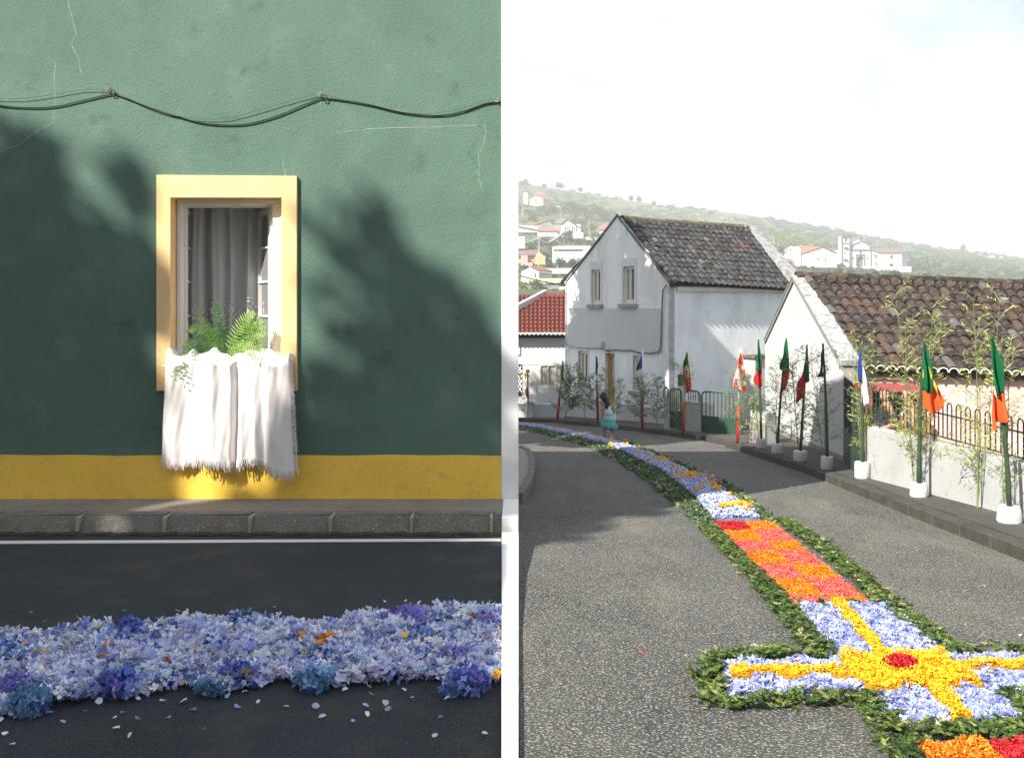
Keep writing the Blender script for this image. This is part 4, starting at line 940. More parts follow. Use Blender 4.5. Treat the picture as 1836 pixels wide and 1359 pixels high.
# scalloped mortar under the eaves
mb = MB(); nsc = 25
for k in range(nsc):
    a = EL.lerp(ER, (k+.5)/nsc)+Vector((0,-.085,-.055)); u = (ER-EL).normalized(); rad = (ER-EL).length/nsc/2
    pts = [a+u*rad*math.cos(t)*.98+Vector((0,0,rad*.9*math.sin(t))) for t in np.linspace(math.pi,0,7)]
    mb.tube(pts, .014, 4)
mb.build('eaves_mortar', m_pil, hB)['kind'] = 'stuff'
Bp = Wall((5.90,16.30),(10.2,15.92)); dw = Bp.rect(1560,689,1652,880); dl, dr_ = dw[0][0], dw[1][0]
mb = MB(); Bp.slab(mb, R4(0,-2.2,Bp.len,.50), [R4(dl,-1.9,dr_,dw[2][1])], 0, .25); mb.build('front_wall', m_pink, hB)
mb = MB(); Bp.slab(mb, R4(dl-.10,-1.95,dr_+.08,dw[2][1]+.02), [R4(dl+.04,-2.0+.1,dr_-.1,dw[2][1]-.13)], .018, .30); mb.build('door_surround', m_maroon, hB)
mb = MB(); Bp.slab(mb, R4(dl-.4,-2.0,dr_+.4,.3), [], -1.5, .1); mb.build('porch_back', m_dark, hB)
mb = MB(); mb.box((7.1,25.9,-2.4),(13.6,26.1,.6)).box((12.0,16.1,-2.4),(12.2,25.8,.5)); mb.build('rear_wall', m_white2, hB)
# porch floor, raised yard behind the low wall
sheet('yard', [(5.30,9.9),(12,9.6),(12,16.5),(5.65,16.2),(5.35,13.6)], lambda y: gz(y,.10), m_pave, .3)

# low white wall with iron railing along the pavement
p0, p1 = (5.06,13.6), (5.24,9.7); p2 = (5.52,6.0)
lw = thing('roadside_wall', 'long low white wall with stained face under the iron railing', 'wall', (5.06,13.6,-.9))
Wa, Wb = Wall(p0, p1), Wall(p1, p2)
mb = MB(); Wa.slab(mb, [(0,-1.4),(Wa.len,-1.1),(Wa.len,-.005),(0,-.115)], [], 0, .20); mb.build('wall_body', m_wallst, lw, bevel=.012)
mb = MB(); Wb.slab(mb, [(.003,-1.1),(Wb.len,-.9),(Wb.len,.10),(.003,-.005)], [], 0, .20); mb.build('wall_body', m_wallst, lw, bevel=.012)
ir = thing('iron_railing', 'dark green iron railing with looped tops on the low white wall', 'railing', (5.1,13.6,-.1))
def rail_z(y, a, b): return a+(b-a)*(13.6-y)/3.9
def fence_run(Wl, s0, s1, root, step=.105, zs=(.0,.02,.30,.285,.46,.425)):
    n = int((s1-s0)/step); pk = []
    for k in range(n+1):
        u = s0+k*step; p = Wl.at(u,0,-.10); y = p.y
        lo_, up, tp = rail_z(y,zs[0],zs[1]), rail_z(y,zs[2],zs[3]), rail_z(y,zs[4],zs[5])
        foot = lo_-.13 if k % 5 == 2 else lo_
        # tip bends over towards its neighbour, like a shepherd's hook
        sg = 1 if k % 2 == 0 else -1; q = []
        for t in np.linspace(0,1,5): q.append(Wl.at(u+sg*step*.5*(1-math.cos(t*math.pi/2)), (tp-.055)+.055*math.sin(t*math.pi/2), -.10))
        MB().tube([Wl.at(u,foot,-.10)]+q, .0095, 5).build('baluster', m_iron, root)
    for a, b in ((zs[0],zs[1]),(zs[2],zs[3])):
        A_ = Wl.at(s0-.05,0,-.10); B_ = Wl.at(s1,0,-.10)
        MB().hexa([Vector((A_.x-.012,A_.y,rail_z(A_.y,a,b)-.008)), Vector((B_.x-.012,B_.y,rail_z(B_.y,a,b)-.008)), Vector((B_.x+.012,B_.y,rail_z(B_.y,a,b)-.008)), Vector((A_.x+.012,A_.y,rail_z(A_.y,a,b)-.008))][::-1], (0,0,.016)).build('rail', m_iron, root)
fence_run(Wa, .05, Wa.len-.02, ir); fence_run(Wb, .1, 2.6, ir)
# pedestrian gate between gable and wall
gt = Wall((5.55,15.9),(5.02,13.75)); gg = thing('iron_gate', 'tall dark green iron gate beside the white gable end', 'gate', (5.3,15,-1.0))
mb = MB(); gt.slab(mb, R4(.05,-.93,gt.len-.05,-.42), [], 0, .03); mb.build('steel_panel', m_greenpaint, gg)
for k in range(15):
    u = .05+(gt.len-.1)*k/14; sg = 1 if k % 2 == 0 else -1
    MB().tube([gt.at(u,-.95,-.02)]+[gt.at(u+sg*.075*(1-math.cos(t*math.pi/2)), .37+.06*math.sin(t*math.pi/2), -.02) for t in np.linspace(0,1,4)], .011, 5).build('bar', m_iron, gg)
for z in (-.95,-.42,.02,.26): MB().tube([gt.at(.02,z,-.02), gt.at(gt.len-.02,z,-.02)], .014, 5).build('rail', m_iron, gg)

# ------------------------------------------------------------------ house C: red tiled cottage at the end of the road
hC = thing('red_roofed_cottage', 'low grey and white cottage with bright red tiled roof at the road bend', 'house', (0,34,-2.3))
dC = 34.0
mb = MB(); ppoly(mb, [(820,760),(1014,760),(1014,603),(820,603)], dC, .3, [[(926,652),(937,652),(937,712),(926,712)],[(967,652),(998,652),(998,696),(967,696)]]); mb.build('wall', m_white2, hC)
mb = MB(); ppoly(mb, [(821,651),(1013.5,655),(1013.5,604),(821,603)], dC-.015, .014); mb.build('grey_band', m_grey, hC)
mb = MB(); ppoly(mb, [(938,694),(1013.5,699),(1013.5,740),(938,740)], dC-.015, .014); mb.build('grey_band', m_grey, hC)
mb = MB(); pbox(mb, 821,599.5,1016,604,dC-.25,.4); mb.build('eaves_board', m_creamwood, hC)
mb = MB(); ppoly(mb, [(967,652),(998,652),(998,696),(967,696)], dC-.03, .1, [[(970,656),(981,656),(981,691),(970,691)],[(984,656),(995,656),(995,691),(984,691)]]); wc = mb.build('window', m_creamwood, hC)
for a in ((970,981),(984,995)): mb = MB(); pbox(mb, a[0],656,a[1],691,dC+.03,.01); mb.build('pane', m_curt2, wc)
mb = MB(); pbox(mb, 926,652,937,712,dC+.12,.03); dd = mb.build('door', m_dark, hC)
mb = MB()
for k in range(-2, 8):
    for s_ in (1,-1):
        a, b = (927, 652+k*9), (936, 652+k*9+s_*16)
        if 652 <= min(a[1],b[1]) and max(a[1],b[1]) <= 707: mb.tube([P(a[0],a[1],dC+.05), P(b[0],b[1],dC+.05)], .018, 4)
mb.build('lattice', m_whitewood, dd)
mb = MB(); pbox(mb, 921,640,933,640.5,dC-.02,.01)
mb = MB(); pbox(mb, 924,619,932.5,637,dC-.06,.04); mb.build('tile_panel', M('painted_tile', (.35,.5,.55), .3, .4, 9, stain=[((.7,.5,.3),7,.5,.6,.8)]), hC)
# red roof, wavy rows of tiles
e0, e1, r1, r0 = P(880,601,dC-.35), P(1019,601,dC-.35), P(1019,533,dC+2.6), P(880,533,dC+2.6)
mb = MB(); nr_, nc_ = 10, 18; seg = 7; vs = []; fs = []; n_ = (e1-e0).cross(r0-e0).normalized()
for j in range(nr_):
    for (tt, lift) in ((j/nr_, .10), ((j+1)/nr_+.01, .03)):
        for i in range(nc_*seg+1):
            s_ = i/(nc_*seg); p = (e0.lerp(e1, s_)).lerp(r0.lerp(r1, s_), tt); wv = abs(math.sin(math.pi*i/seg)); vs.append(p+n_*(lift+.075*wv))
    b_0 = j*2*(nc_*seg+1)
    for i in range(nc_*seg): k = b_0+i; fs.append((k,k+1,k+nc_*seg+2,k+nc_*seg+1))
    for i in range(nc_*seg):
        pass
o = mb.add(vs, fs).build('roof_tiles', m_tileC, hC); o['kind'] = 'stuff'; so_ = o.modifiers.new('s', 'SOLIDIFY'); so_.thickness = .035
MB().hexa([e0,e1,r1,r0], -n_*.12).build('roof', m_underroof, hC)
MB().hexa([r0+Vector((0,0,.0)),r1,r1+Vector((0,3,-1.2)),r0+Vector((0,3,-1.2))], (0,0,.1)).build('roof_slope', m_tileC, hC)
mb = MB(); nm = 18
for k in range(nm*1):
    a = e0.lerp(e1,(k+.5)/nm)+Vector((0,-.10,.02)); rad = (e1-e0).length/nm/2
    mb.tube([a+Vector((rad*math.cos(t),0,rad*.8*math.sin(t))) for t in np.linspace(math.pi,0,6)], .03, 4)
mb.build('eaves_mortar', m_pil, hC)['kind'] = 'stuff'
for k in range(7): 
    a, b = P(976+k*6.2,531,dC+2.6), P(976+(k+.97)*6.2,531,dC+2.6); MB().tube([a,b], .13, 8).build('ridge_tile', m_tileC, hC)
MB().hexa([P(860,590,dC-.4), P(975,530,dC+2.6), P(981,530,dC+2.6), P(868,590,dC-.4)], (0,0,.22)).build('coping', m_white2, hC)
MB().hexa([P(976,528,dC+2.5), P(983,533,dC+2.9), P(983,533,dC+3.2), P(976,528,dC+3.0)], (0,0,.15)).build('coping', m_white2, hC)
# forecourt wall with pillars
mb = MB(); pbox(mb, 944,722,953,751,32.0,.3); tag(mb.build('gate_pillar', m_white2, bevel=.02), 'square white gate pillar in front of the red roofed cottage', 'pillar')
mb = MB(); pbox(mb, 880,724,943.5,749,32.2,.2); tag(mb.build('forecourt_wall', m_white), 'pale forecourt wall left of the square pillar', 'wall')
mb = MB(); pbox(mb, 953.5,724,1012,751,32.2,.2); tag(mb.build('forecourt_wall', m_grey), 'grey forecourt wall right of the square pillar', 'wall')
bm_ = MB().lathe([(.01,-.09),(.07,-.06),(.10,0),(.07,.06),(.01,.09)], P(955,721,32.1), 12).build('ball_finial', m_pil, smooth=True); tag(bm_, 'small white ball resting on the forecourt wall', 'ball')
pp = thing('bunting_pole', 'wooden pole with yellow pennants and a red cloth by the gate pillar', 'pole', tuple(P(947,722,31.9)))
MB().tube([P(947,722,31.9), P(946,668,31.9)], .03, 6).build('pole', m_wood, pp)
MB().lathe([(.01,-.06),(.07,-.03),(.08,.02),(.04,.07)], P(946,666,31.9), 9).build('marigold_top', M('marigold', (.7,.32,.03), .9, .2, 20, bump=1), pp)
m_yc = M('yellow_cloth', (.75,.62,.06), .8, .05, 5); m_rc = M('red_cloth', (.55,.02,.03), .8, .1, 6)
MB().tube([P(905,668,31.9), P(946,670,31.9)], .012, 4).build('string', m_rc, pp)
for pts in ([(929,669),(935,669),(933,682)],[(940,670),(945,671),(942,681)],[(947,671),(951,675),(949,678)]): mb = MB(); ppoly(mb, pts, 31.85, .01); mb.build('pennant', m_yc, pp)
mb = MB(); ppoly(mb, [(943,695),(947,694),(947,712),(945,715),(942,706)], 31.82, .03); mb.build('red_cloth', m_rc, pp)

# ------------------------------------------------------------------ flags
m_fl = {}
for nme, c in dict(green=(.01,.15,.055), red=(.55,.035,.03), orange=(.80,.13,.03), yellow=(.78,.55,.03), white=(.72,.73,.76), blue=(.03,.07,.30), navy=(.02,.04,.15), canred=(.62,.04,.03), cyan=(.25,.45,.6)).items():
    m, t, b, l = nodes('flag_'+nme); b.inputs['Base Color'].default_value = c+(1,); b.inputs['Roughness'].default_value = .85; b.inputs['Specular IOR Level'].default_value = .1
    tr = t.nodes.new('ShaderNodeBsdfTranslucent'); tr.inputs[0].default_value = c+(1,); x = t.nodes.new('ShaderNodeMixShader'); x.inputs[0].default_value = .35
    l(b.outputs[0], x.inputs[1]); l(tr.outputs[0], x.inputs[2]); l(x.outputs[0], t.nodes['Material Output'].inputs[0]); m_fl[nme] = m
def flag_piece(name, pts, d, mat, parent, off=0, amp=.055, sub=4):
    bm = bmesh.new(); vs = [bm.verts.new(P(p[0], p[1], d)) for p in pts]; bm.faces.new(vs); bmesh.ops.triangulate(bm, faces=bm.faces[:])
    for _ in range(sub): bmesh.ops.subdivide_edges(bm, edges=bm.edges[:], cuts=1, use_grid_fill=True)
    bmesh.ops.triangulate(bm, faces=bm.faces[:])
    zt_ = max(v.co.z for v in bm.verts); xs_ = [v.co.x for v in bm.verts]; wd_ = max(xs_)-min(xs_)+.01
    for v in bm.verts:
        k = min(1, (zt_-v.co.z)*1.6+.15); v.co.y += off+amp*k*math.sin((v.co.x)*9/max(.12,wd_)*1.0+v.co.z*5+d)+.35*amp*k*math.sin(v.co.x*31+v.co.z*14+d*3)
    me = bpy.data.meshes.new(name); bm.to_mesh(me); bm.free(); me.materials.append(mat); me.polygons.foreach_set('use_smooth', [True]*len(me.polygons))
    o = link(name, me, parent); s_ = o.modifiers.new('t', 'SOLIDIFY'); s_.thickness = .006; return o
def zc(ox, oy, k, L_): return [(ox+x*k, oy+y*k) for x, y in L_]
z6 = lambda L_: zc(1320,580,.2208,L_); z7 = lambda L_: zc(1520,500,.2355,L_); z4 = lambda L_: zc(1160,580,.1839,L_); z2 = lambda L_: zc(920,540,.2208,L_)
def potted_pole(px, pb, tx, ty, label, hw, hh, flags, bend=0, taper=0, group='flag poles in white pots'):
    d = 2516/(pb-670); x = (px-CX)/F*d; z = gz(d,.12); r = hw/F*d
    r = min(r, .125)
    t = thing('potted_flag', label, 'flag', (x,d,z), group)
    prof = [(r*.92*(1+taper),.0),(r*(1+taper),.02),(r*1.0,.12),(r*(1-taper*.6),hh/F*d-.02),(r*(.95-taper*.6),hh/F*d)]
    po = MB().lathe(prof, (x,d,z), 18).build('pot', m_pot, t, smooth=True); bv = po.modifiers.new('e','EDGE_SPLIT'); bv.split_angle = R(50)
    top = P(tx,ty,d); base = Vector((x,d,z+hh/F*d-.03)); mid_ = base.lerp(top,.5)+Vector((bend,0,0))
    pts = [base*(1-t_)**2+mid_*2*t_*(1-t_)+top*t_*t_ for t_ in np.linspace(0,1,9)]
    MB().tube(pts, [.027-.013*i/8 for i in range(9)], 7).build('pole', m_pole, t, smooth=True)
    for k in (1,2,3,4,5,6): MB().lathe([(.028-.0017*k,-.008),(.031-.0017*k,0),(.028-.0017*k,.008)], tuple(pts[k]), 8).build('node_ring', m_pole, t)
    for (nm, pts_, mt, off) in flags: flag_piece(nm, pts_, d-.05, m_fl[mt], t, off)
    return t
potted_pole(1365,803,1360,609,'drooping green over red flag on the farthest potted pole by the driveway',9.5,17,[('green_field',z6([(175,130),(186,130),(200,260),(205,385),(165,380)]),'green',0),('red_field',z6([(165,380),(205,385),(203,262),(209,330),(213,510),(195,535),(145,470)]),'red',.02)])
potted_pole(1394,812,1410,606,'green flag with a little red below on the second potted pole from the left',10.5,17,[('green_field',z6([(402,120),(412,120),(430,290),(435,390),(405,400),(385,385),(355,370)]),'green',0),('red_field',z6([(385,385),(405,398),(437,388),(430,440),(400,540),(370,565)]),'red',.02)],-.03)
potted_pole(1435,826,1447,618,'green and red flag with ragged red tip on the third potted pole from the left',12,18,[('green_field',z6([(570,175),(580,175),(590,330),(595,460),(565,490),(550,400),(562,300)]),'green',0),('red_field',z6([(550,385),(565,490),(550,600),(485,650),(505,550),(483,525)]),'red',.02)])
potted_pole(1483,841,1475,616,'narrow dark blue flag on the fourth potted pole against the white gable',11,23,[('blue_field',z6([(690,260),(706,165),(712,430),(670,435)]),'navy',0),('green_field',z6([(700,168),(708,160),(712,300),(703,300)]),'green',-.02)],.03)
potted_pole(1546,857,1541,618,'blue and white flag hanging straight beside the iron gate',13.5,29,[('blue_field',z7([(88,540),(100,540),(104,780),(80,790)]),'blue',0),('white_field',z7([(102,640),(120,670),(175,905),(140,930),(130,975),(106,940)]),'white',.01),('red_field',z7([(66,790),(80,790),(82,850),(67,840)]),'red',.02)],.03)
potted_pole(1648,890,1658,612,'green and orange flag with a wide orange tail over the railing',14.5,24,[('green_field',z7([(578,480),(592,480),(640,670),(638,880),(570,840),(565,690)]),'green',0),('orange_field',z7([(612,560),(640,670),(735,930),(715,1000),(650,1050),(600,990),(570,950),(570,850),(638,880)]),'orange',.03),
   ('yellow_emblem',z7([(566,690),(578,684),(575,760),(564,740)]),'yellow',-.03),('yellow_emblem',z7([(608,668),(622,690),(640,760),(668,850),(662,880),(640,800),(628,750)]),'yellow',-.03)],-.04,.12)
potted_pole(1810,936,1778,601,'large green and orange flag on the nearest potted pole at the right edge',19.5,29,[('green_field',z7([(1080,440),(1105,440),(1140,540),(1170,650),(1185,850),(1155,910),(1120,880),(1100,800)]),'green',0),('orange_field',z7([(1100,850),(1120,885),(1155,912),(1184,860),(1178,700),(1190,760),(1215,1000),(1215,1085),(1180,1100),(1170,1090),(1145,1170),(1105,1145)]),'orange',.03)],.06,.12)
def striped_pole(px, pb, tx, ty, sy, label, flags, group='red and white flag poles'):
    d = 2516/(pb-670); t = thing('flag_pole', label, 'flag', ((px-CX)/F*d,d,gz(d,.12)), group); b = P(px,pb,d); m_ = P(px+(tx-px)*(pb-sy)/(pb-ty),sy,d); a = P(tx,ty,d)
    MB().tube([b,m_], .045, 7).build('red_section', m_red, t, smooth=True); MB().tube([m_,a], [.036,.025], 7).build('white_section', m_whitepole, t, smooth=True)
    for (nm, pts_, mt, off) in flags: flag_piece(nm, pts_, d-.06, m_fl[mt], t, off)
leafp = [(925,430),(932,460),(945,455),(943,480),(957,478),(950,500),(958,520),(940,530),(945,560),(928,540),(912,548),(905,560),(908,530),(893,515),(905,505),(900,480),(912,485),(915,455)]
striped_pole(1323,795,1328,625,729,'red and white maple leaf flag on a striped pole before the double gate',[('white_field',z4([(907,285),(918,285),(940,400),(968,600),(965,715),(935,680),(890,640),(838,625),(862,480)]),'white',0),
  ('red_band',z4([(906,285),(918,285),(937,395),(895,450),(866,520),(863,480)]),'canred',-.012),('red_band',z4([(860,530),(893,590),(890,640),(838,625)]),'canred',-.012),('red_band',z4([(905,615),(968,600),(965,715),(935,680)]),'canred',-.012),('maple_leaf',z4(leafp),'canred',-.015)])
circ = lambda cx_, cy_, rx, ry, n=16: [(cx_+rx*math.cos(t*2*math.pi/n), cy_+ry*math.sin(t*2*math.pi/n)) for t in range(n)]
striped_pole(1225,778,1231,632,721,'green and red flag with a round yellow crest before the small gate',[('green_field',z4([(385,280),(395,280),(412,420),(350,450),(352,400)]),'green',0),('red_field',z4([(350,450),(412,420),(436,590),(430,650),(385,680),(365,600),(350,540)]),'red',0),
  ('crest_ring',z4(circ(381,472,27,62)),'yellow',-.05),('crest_inner',z4(circ(381,472,17,44)),'green',-.065),('crest_shield',z4([(368,440),(394,440),(394,485),(381,510),(368,485)]),'white',-.08),('crest_shield',z4([(374,452),(388,452),(388,480),(381,492),(374,480)]),'blue',-.095)])
striped_pole(1151,768,1152,627,710,'plain blue flag on a striped pole in front of the gabled house',[('blue_field',z2([(1046,425),(1050,540),(1010,562),(995,560)]),'blue',0)])
striped_pole(1072,757,1069,640,710,'narrow blue green flag on the striped pole beside the walking girl',[('blue_field',z2([(672,450),(682,450),(690,520),(686,560),(668,558)]),'blue',0),('green_field',z2([(668,558),(688,560),(684,600),(672,600)]),'green',.01)])
striped_pole(999,755,1009,646,712,'narrow speckled red and blue flag on the leftmost striped pole',[('blue_field',z2([(400,480),(410,500),(412,640),(400,650),(383,600)]),'navy',0)]+[('red_spot',z2(circ(400+8*math.sin(k*2.3),510+k*17,5,6,6)),'red' if k % 2 else 'white',-.05) for k in range(8)])

# ------------------------------------------------------------------ cut bamboo tied along the road
def bamboo(px, pb, ty, spread, nst, seed, tone, label, lsz=.10, dens=1.0, off=.10, d=None, group='cut bamboo along the pavement'):
    rnd = random.Random(seed); np.random.seed(seed)
    if d is None: d = 2516/(pb-670)+off
    b = Vector(((px-CX)/F*d, d, gz(d,.12))); H = P(px,ty,d).z-b.z; sp_ = spread/F*d
    t = thing('bamboo_bunch', label, 'bamboo', tuple(b), group); C = []; D = []
    for s_ in range(nst):
        a = rnd.uniform(0, 6.28); top = b+Vector((rnd.uniform(-.45,.45)*sp_, rnd.uniform(-.25,.15)*sp_, H*rnd.uniform(.80,1.0))); mid_ = b.lerp(top,.5)+Vector((rnd.uniform(-.05,.05),0,.05))
        pts = [b*(1-u)**2+mid_*2*u*(1-u)+top*u*u for u in np.linspace(0,1,12)]
        MB().tube(pts, [.008-.006*i/11 for i in range(12)], 4).build('stalk', m_stem, t)
        tw = MB()
        for i in range(2, 12):
            for _ in range(3 if dens >= 1 else 2):
                o_ = pts[i]+Vector((0,0,rnd.uniform(-.06,.06))); an = rnd.uniform(0,6.28); L_ = sp_*rnd.uniform(.35,1.0)*(1.15-.65*i/11)
                dr2 = Vector((math.cos(an)*rnd.choice([1,1,.7]), math.sin(an)*.6, rnd.uniform(.35,1.0))).normalized(); e = o_+dr2*L_; e2 = e+dr2*L_*.15+Vector((0,0,-.05*L_))
                tw.tube([o_, (o_+e)/2+Vector((0,0,.02)), e], [.004,.003,.0015], 3, cap=False)
                for q in range(int(L_/.035*dens)):
                    u = .25+.75*rnd.random(); c = o_.lerp(e, u)+Vector((rnd.gauss(0,.015),rnd.gauss(0,.015),rnd.gauss(0,.015)))
                    dd_ = Vector((rnd.gauss(0,.7), rnd.gauss(0,.7), rnd.uniform(-.9,.5)))+dr2*.7; dd_.normalize(); C.append(c+dd_*lsz*.5); D.append(dd_)
        tw.build('twigs', m_stem, t)['kind'] = 'stuff'
    pieces('foliage', C, lsz, pal(len(C), tone), m_leaf, 'blade', dirs=D, parent=t, kind='stuff')
DG = [(3,.14,.21,.08),(2,.20,.27,.11),(1,.09,.14,.06)]; LG = [(3,.22,.29,.09),(2,.30,.35,.12),(1,.14,.20,.07)]; YG = [(3,.42,.43,.12),(2,.52,.50,.17),(1.5,.28,.32,.09)]
B_ = [(1013,757,660,44,3,DG,'bushy bamboo bunch by the leftmost striped pole',.11,1.6,.25),(1049,755,660,38,2,DG,'thin bamboo bunch left of the walking girl',.10,.9,.2),(1074,758,665,42,2,DG,'bamboo bunch around the striped pole behind the girl',.11,1.5,.25),
      (1096,762,680,34,2,DG,'bamboo bunch in front of the wooden door',.10,1.0,.3),(1149,770,665,40,2,DG,'bamboo bunch around the plain blue flag',.10,1.3,.2),(1178,772,668,34,2,DG,'bamboo bunch at the corner of the gabled house',.10,1.2,.25),
      (1229,779,655,52,2,LG,'bamboo bunch around the crested green and red flag',.09,.9,.1),(1326,797,650,50,2,LG,'bamboo bunch around the maple leaf flag',.09,.9,.15),
      (1362,802,650,44,2,LG,'bamboo bunch behind the farthest potted flag',.09,.9,.12),(1392,810,640,52,2,LG,'bamboo bunch behind the second potted flag',.09,1.0,.12),(1433,824,636,58,2,LG,'bamboo bunch behind the third potted flag',.085,1.0,.12),
      (1478,838,628,64,2,LG,'bamboo bunch behind the fourth potted flag on the gable',.085,1.0,.12),(1544,856,578,44,3,YG,'yellow green bamboo bunch beside the iron gate',.08,1.0,.12),
      (1640,888,528,86,4,YG,'tall yellow green bamboo bunch behind the wide orange flag',.07,1.2,.12),(1566,858,600,50,2,LG,'bamboo bunch at the left end of the low white wall',.08,1.1,.5),(1752,915,526,80,3,YG,'tallest yellow green bamboo bunch against the brown roof',.07,1.1,.15),(1800,934,600,100,2,YG,'wide bamboo bunch behind the nearest flag',.07,.8,.12)]
for i, (a, b, c, d_, e, tn, la, ls, de, of_) in enumerate(B_): bamboo(a, b, c, d_, e, 40+i, tn, la, ls, de, of_)
bamboo(944,752,690,28,2,99,DG,'small bamboo bunch by the cottage gate pillar',.10,.8,d=31.7)
np.random.seed(11)
# ------------------------------------------------------------------ people
def skin(name, verts, edges, mat, parent=None, sub=2):
    me = bpy.data.meshes.new(name); me.from_pydata([tuple(v[0]) for v in verts], edges, []); me.update(); me.materials.append(mat)
    o = link(name, me, parent); sk = o.modifiers.new('skin','SKIN'); sk.use_smooth_shade = True
    dl_ = me.skin_vertices[0].data
    for i, v in enumerate(verts): dl_[i].radius = (v[1], v[1]*(v[2] if len(v) > 2 else 1)); dl_[i].use_root = (i == 0)
    s_ = o.modifiers.new('sub','SUBSURF'); s_.levels = sub; s_.render_levels = sub; return o
m_skin = M('skin_tone', (.42,.22,.14), .6, .05, 8, spec=.3); m_hair = M('black_hair', (.012,.010,.010), .45, .2, 40, spec=.4)
m_d1 = M('pale_blue_cloth', (.52,.66,.74), .9, .04, 20); m_d2 = M('aqua_cloth', (.30,.60,.63), .9, .05, 20); m_d3 = M('turquoise_cloth', (.12,.46,.45), .9, .06, 20)
m_shoe = M('silver_shoe', (.5,.5,.5), .5, .05, 8)
def hand(V, E, root, p, d, s, side):             # palm vertex plus five unequal finger chains
    d = Vector(d).normalized(); V.append((p+d*.03*s, .016*s)); pi = len(V)-1; E.append((root, pi)); x = d.cross(Vector(side)).normalized()
    for k, (off, L_) in enumerate([(-.018,.055),(-.007,.065),(.004,.06),(.015,.048)]):
        a = p+d*.055*s+x*off*s; V.append((a, .006*s)); V.append((a+d*L_*.5*s, .0055*s)); V.append((a+d*L_*s+Vector(side)*.012*s, .0045*s)); n = len(V); E += [(pi,n-3),(n-3,n-2),(n-2,n-1)]
    a = p+d*.02*s+x*-.028*s; V.append((a, .007*s)); V.append((a+d*.03*s-x*.01*s, .006*s)); n = len(V); E += [(pi,n-2),(n-2,n-1)]
dg = 23.65
def q_(px, py, dy=0): return P(px, py, dg)+Vector((0,dy,0))
girl = thing('person', 'girl with long black hair in a tiered turquoise dress walking left across the road', 'person', tuple(G(1086,785)))
V = [(q_(1088,752),.085,.7),(q_(1088.5,741),.07,.7),(q_(1088,731),.078,.6),(q_(1087.5,725.5),.035),(q_(1085,719.5),.05),(q_(1083,713.5),.072),(q_(1082.5,710.5),.055)]
E = [(0,1),(1,2),(2,3),(3,4),(4,5),(5,6)]
def chain(start, L_):
    prev = start
    for p, r in L_: V.append((p, r)); E.append((prev, len(V)-1)); prev = len(V)-1
    return prev
a = chain(2, [(q_(1081.5,729.5,-.05),.032),(q_(1079.5,740,-.07),.026),(q_(1076.5,750,-.08),.018)]); hand(V, E, a, q_(1076.3,751,-.08), (-.15,0,-1), .75, (0,1,0))
a = chain(2, [(q_(1095,728.5,.06),.032),(q_(1099.8,732.5,.09),.025),(q_(1097.5,741,.06),.018)]); hand(V, E, a, q_(1097.3,742,.06), (-.3,0,-1), .75, (0,-1,0))
a = chain(0, [(q_(1085,760,-.04),.06),(q_(1083.5,771,-.05),.038),(q_(1086,783,-.05),.024),(q_(1080,784.2,-.06),.02),(q_(1076.5,784.6,-.06),.014)])
a = chain(0, [(q_(1092,760,.05),.06),(q_(1096.5,770,.06),.038),(q_(1101,777.5,.08),.024),(q_(1098,781.5,.07),.022),(q_(1095.2,784.2,.07),.015)])
skin('body', V, E, m_skin, girl)
V = [(q_(1086,783.2,-.052),.029),(q_(1081,784.2,-.06),.026),(q_(1076,784.7,-.06),.018)]; skin('shoe', V, [(0,1),(1,2)], m_shoe, girl)
V = [(q_(1101.4,776.8,.08),.029),(q_(1098.3,781.6,.07),.027),(q_(1095,784.4,.07),.018)]; skin('shoe', V, [(0,1),(1,2)], m_shoe, girl)
V = [(q_(1084,712.5,.015),.092),(q_(1087,718.5,.04),.078,.7),(q_(1089.5,726,.07),.10,.55),(q_(1089.5,732.5,.07),.10,.4),(q_(1088.5,736.5,.06),.05,.4),(q_(1081.5,710,-.0),.06)]
# she is seen from behind and the side: hair covers the back nearest the eye
V = [(Vector((v[0].x, v[0].y-.10 if i in (1,2,3,4) else v[0].y-.03, v[0].z)),)+v[1:] for i, v in enumerate(V)]
skin('hair', V, [(0,1),(1,2),(2,3),(3,4),(0,5)], m_hair, girl)
def tier(name, rows, mat, parent, n=40, ruf=.012, fq=11, ph=0):
    vs = []; fs = []
    for j, (px, py, rx, ry) in enumerate(rows):
        c = P(px, py, dg)
        for k in range(n):
            t = 2*math.pi*k/n; rr = 1+ruf/max(rx,.01)*math.sin(fq*t+ph)*(j/(len(rows)-1)); vs.append((c.x+rx*rr*math.cos(t), c.y+ry*rr*math.sin(t), c.z+.01*math.sin(fq*t+ph)*(j/(len(rows)-1))))
    for j in range(len(rows)-1):
        for k in range(n): fs.append((j*n+k, j*n+(k+1)%n, (j+1)*n+(k+1)%n, (j+1)*n+k))
    o = MB().add(vs, fs).build(name, mat, parent, smooth=True); s_ = o.modifiers.new('t','SOLIDIFY'); s_.thickness = .006; return o
tier('bodice', [(1088.3,728,.080,.07),(1088.5,733,.095,.085),(1089,738,.10,.09),(1089.5,744,.145,.12)], m_d1, girl, ruf=.008)
tier('skirt_tier', [(1089.5,742,.12,.10),(1090,748,.145,.13),(1090.5,755.5,.175,.15)], m_d2, girl, ph=1)
tier('skirt_tier', [(1090,753.5,.155,.13),(1091,760,.18,.16),(1092.5,767,.215,.18)], m_d3, girl, ph=2, ruf=.02)
m_print = M('flower_print_cloth', (.34,.32,.40), .9, .1, 10, stain=[((.05,.04,.09), 26, .50, .56, .9), ((.70,.68,.74), 31, .58, .62, .95)])
m_print2 = M('lilac_print_cloth', (.50,.46,.56), .9, .1, 10, stain=[((.08,.05,.12), 22, .52, .58, .9), ((.8,.78,.82), 27, .58, .62, .95)])
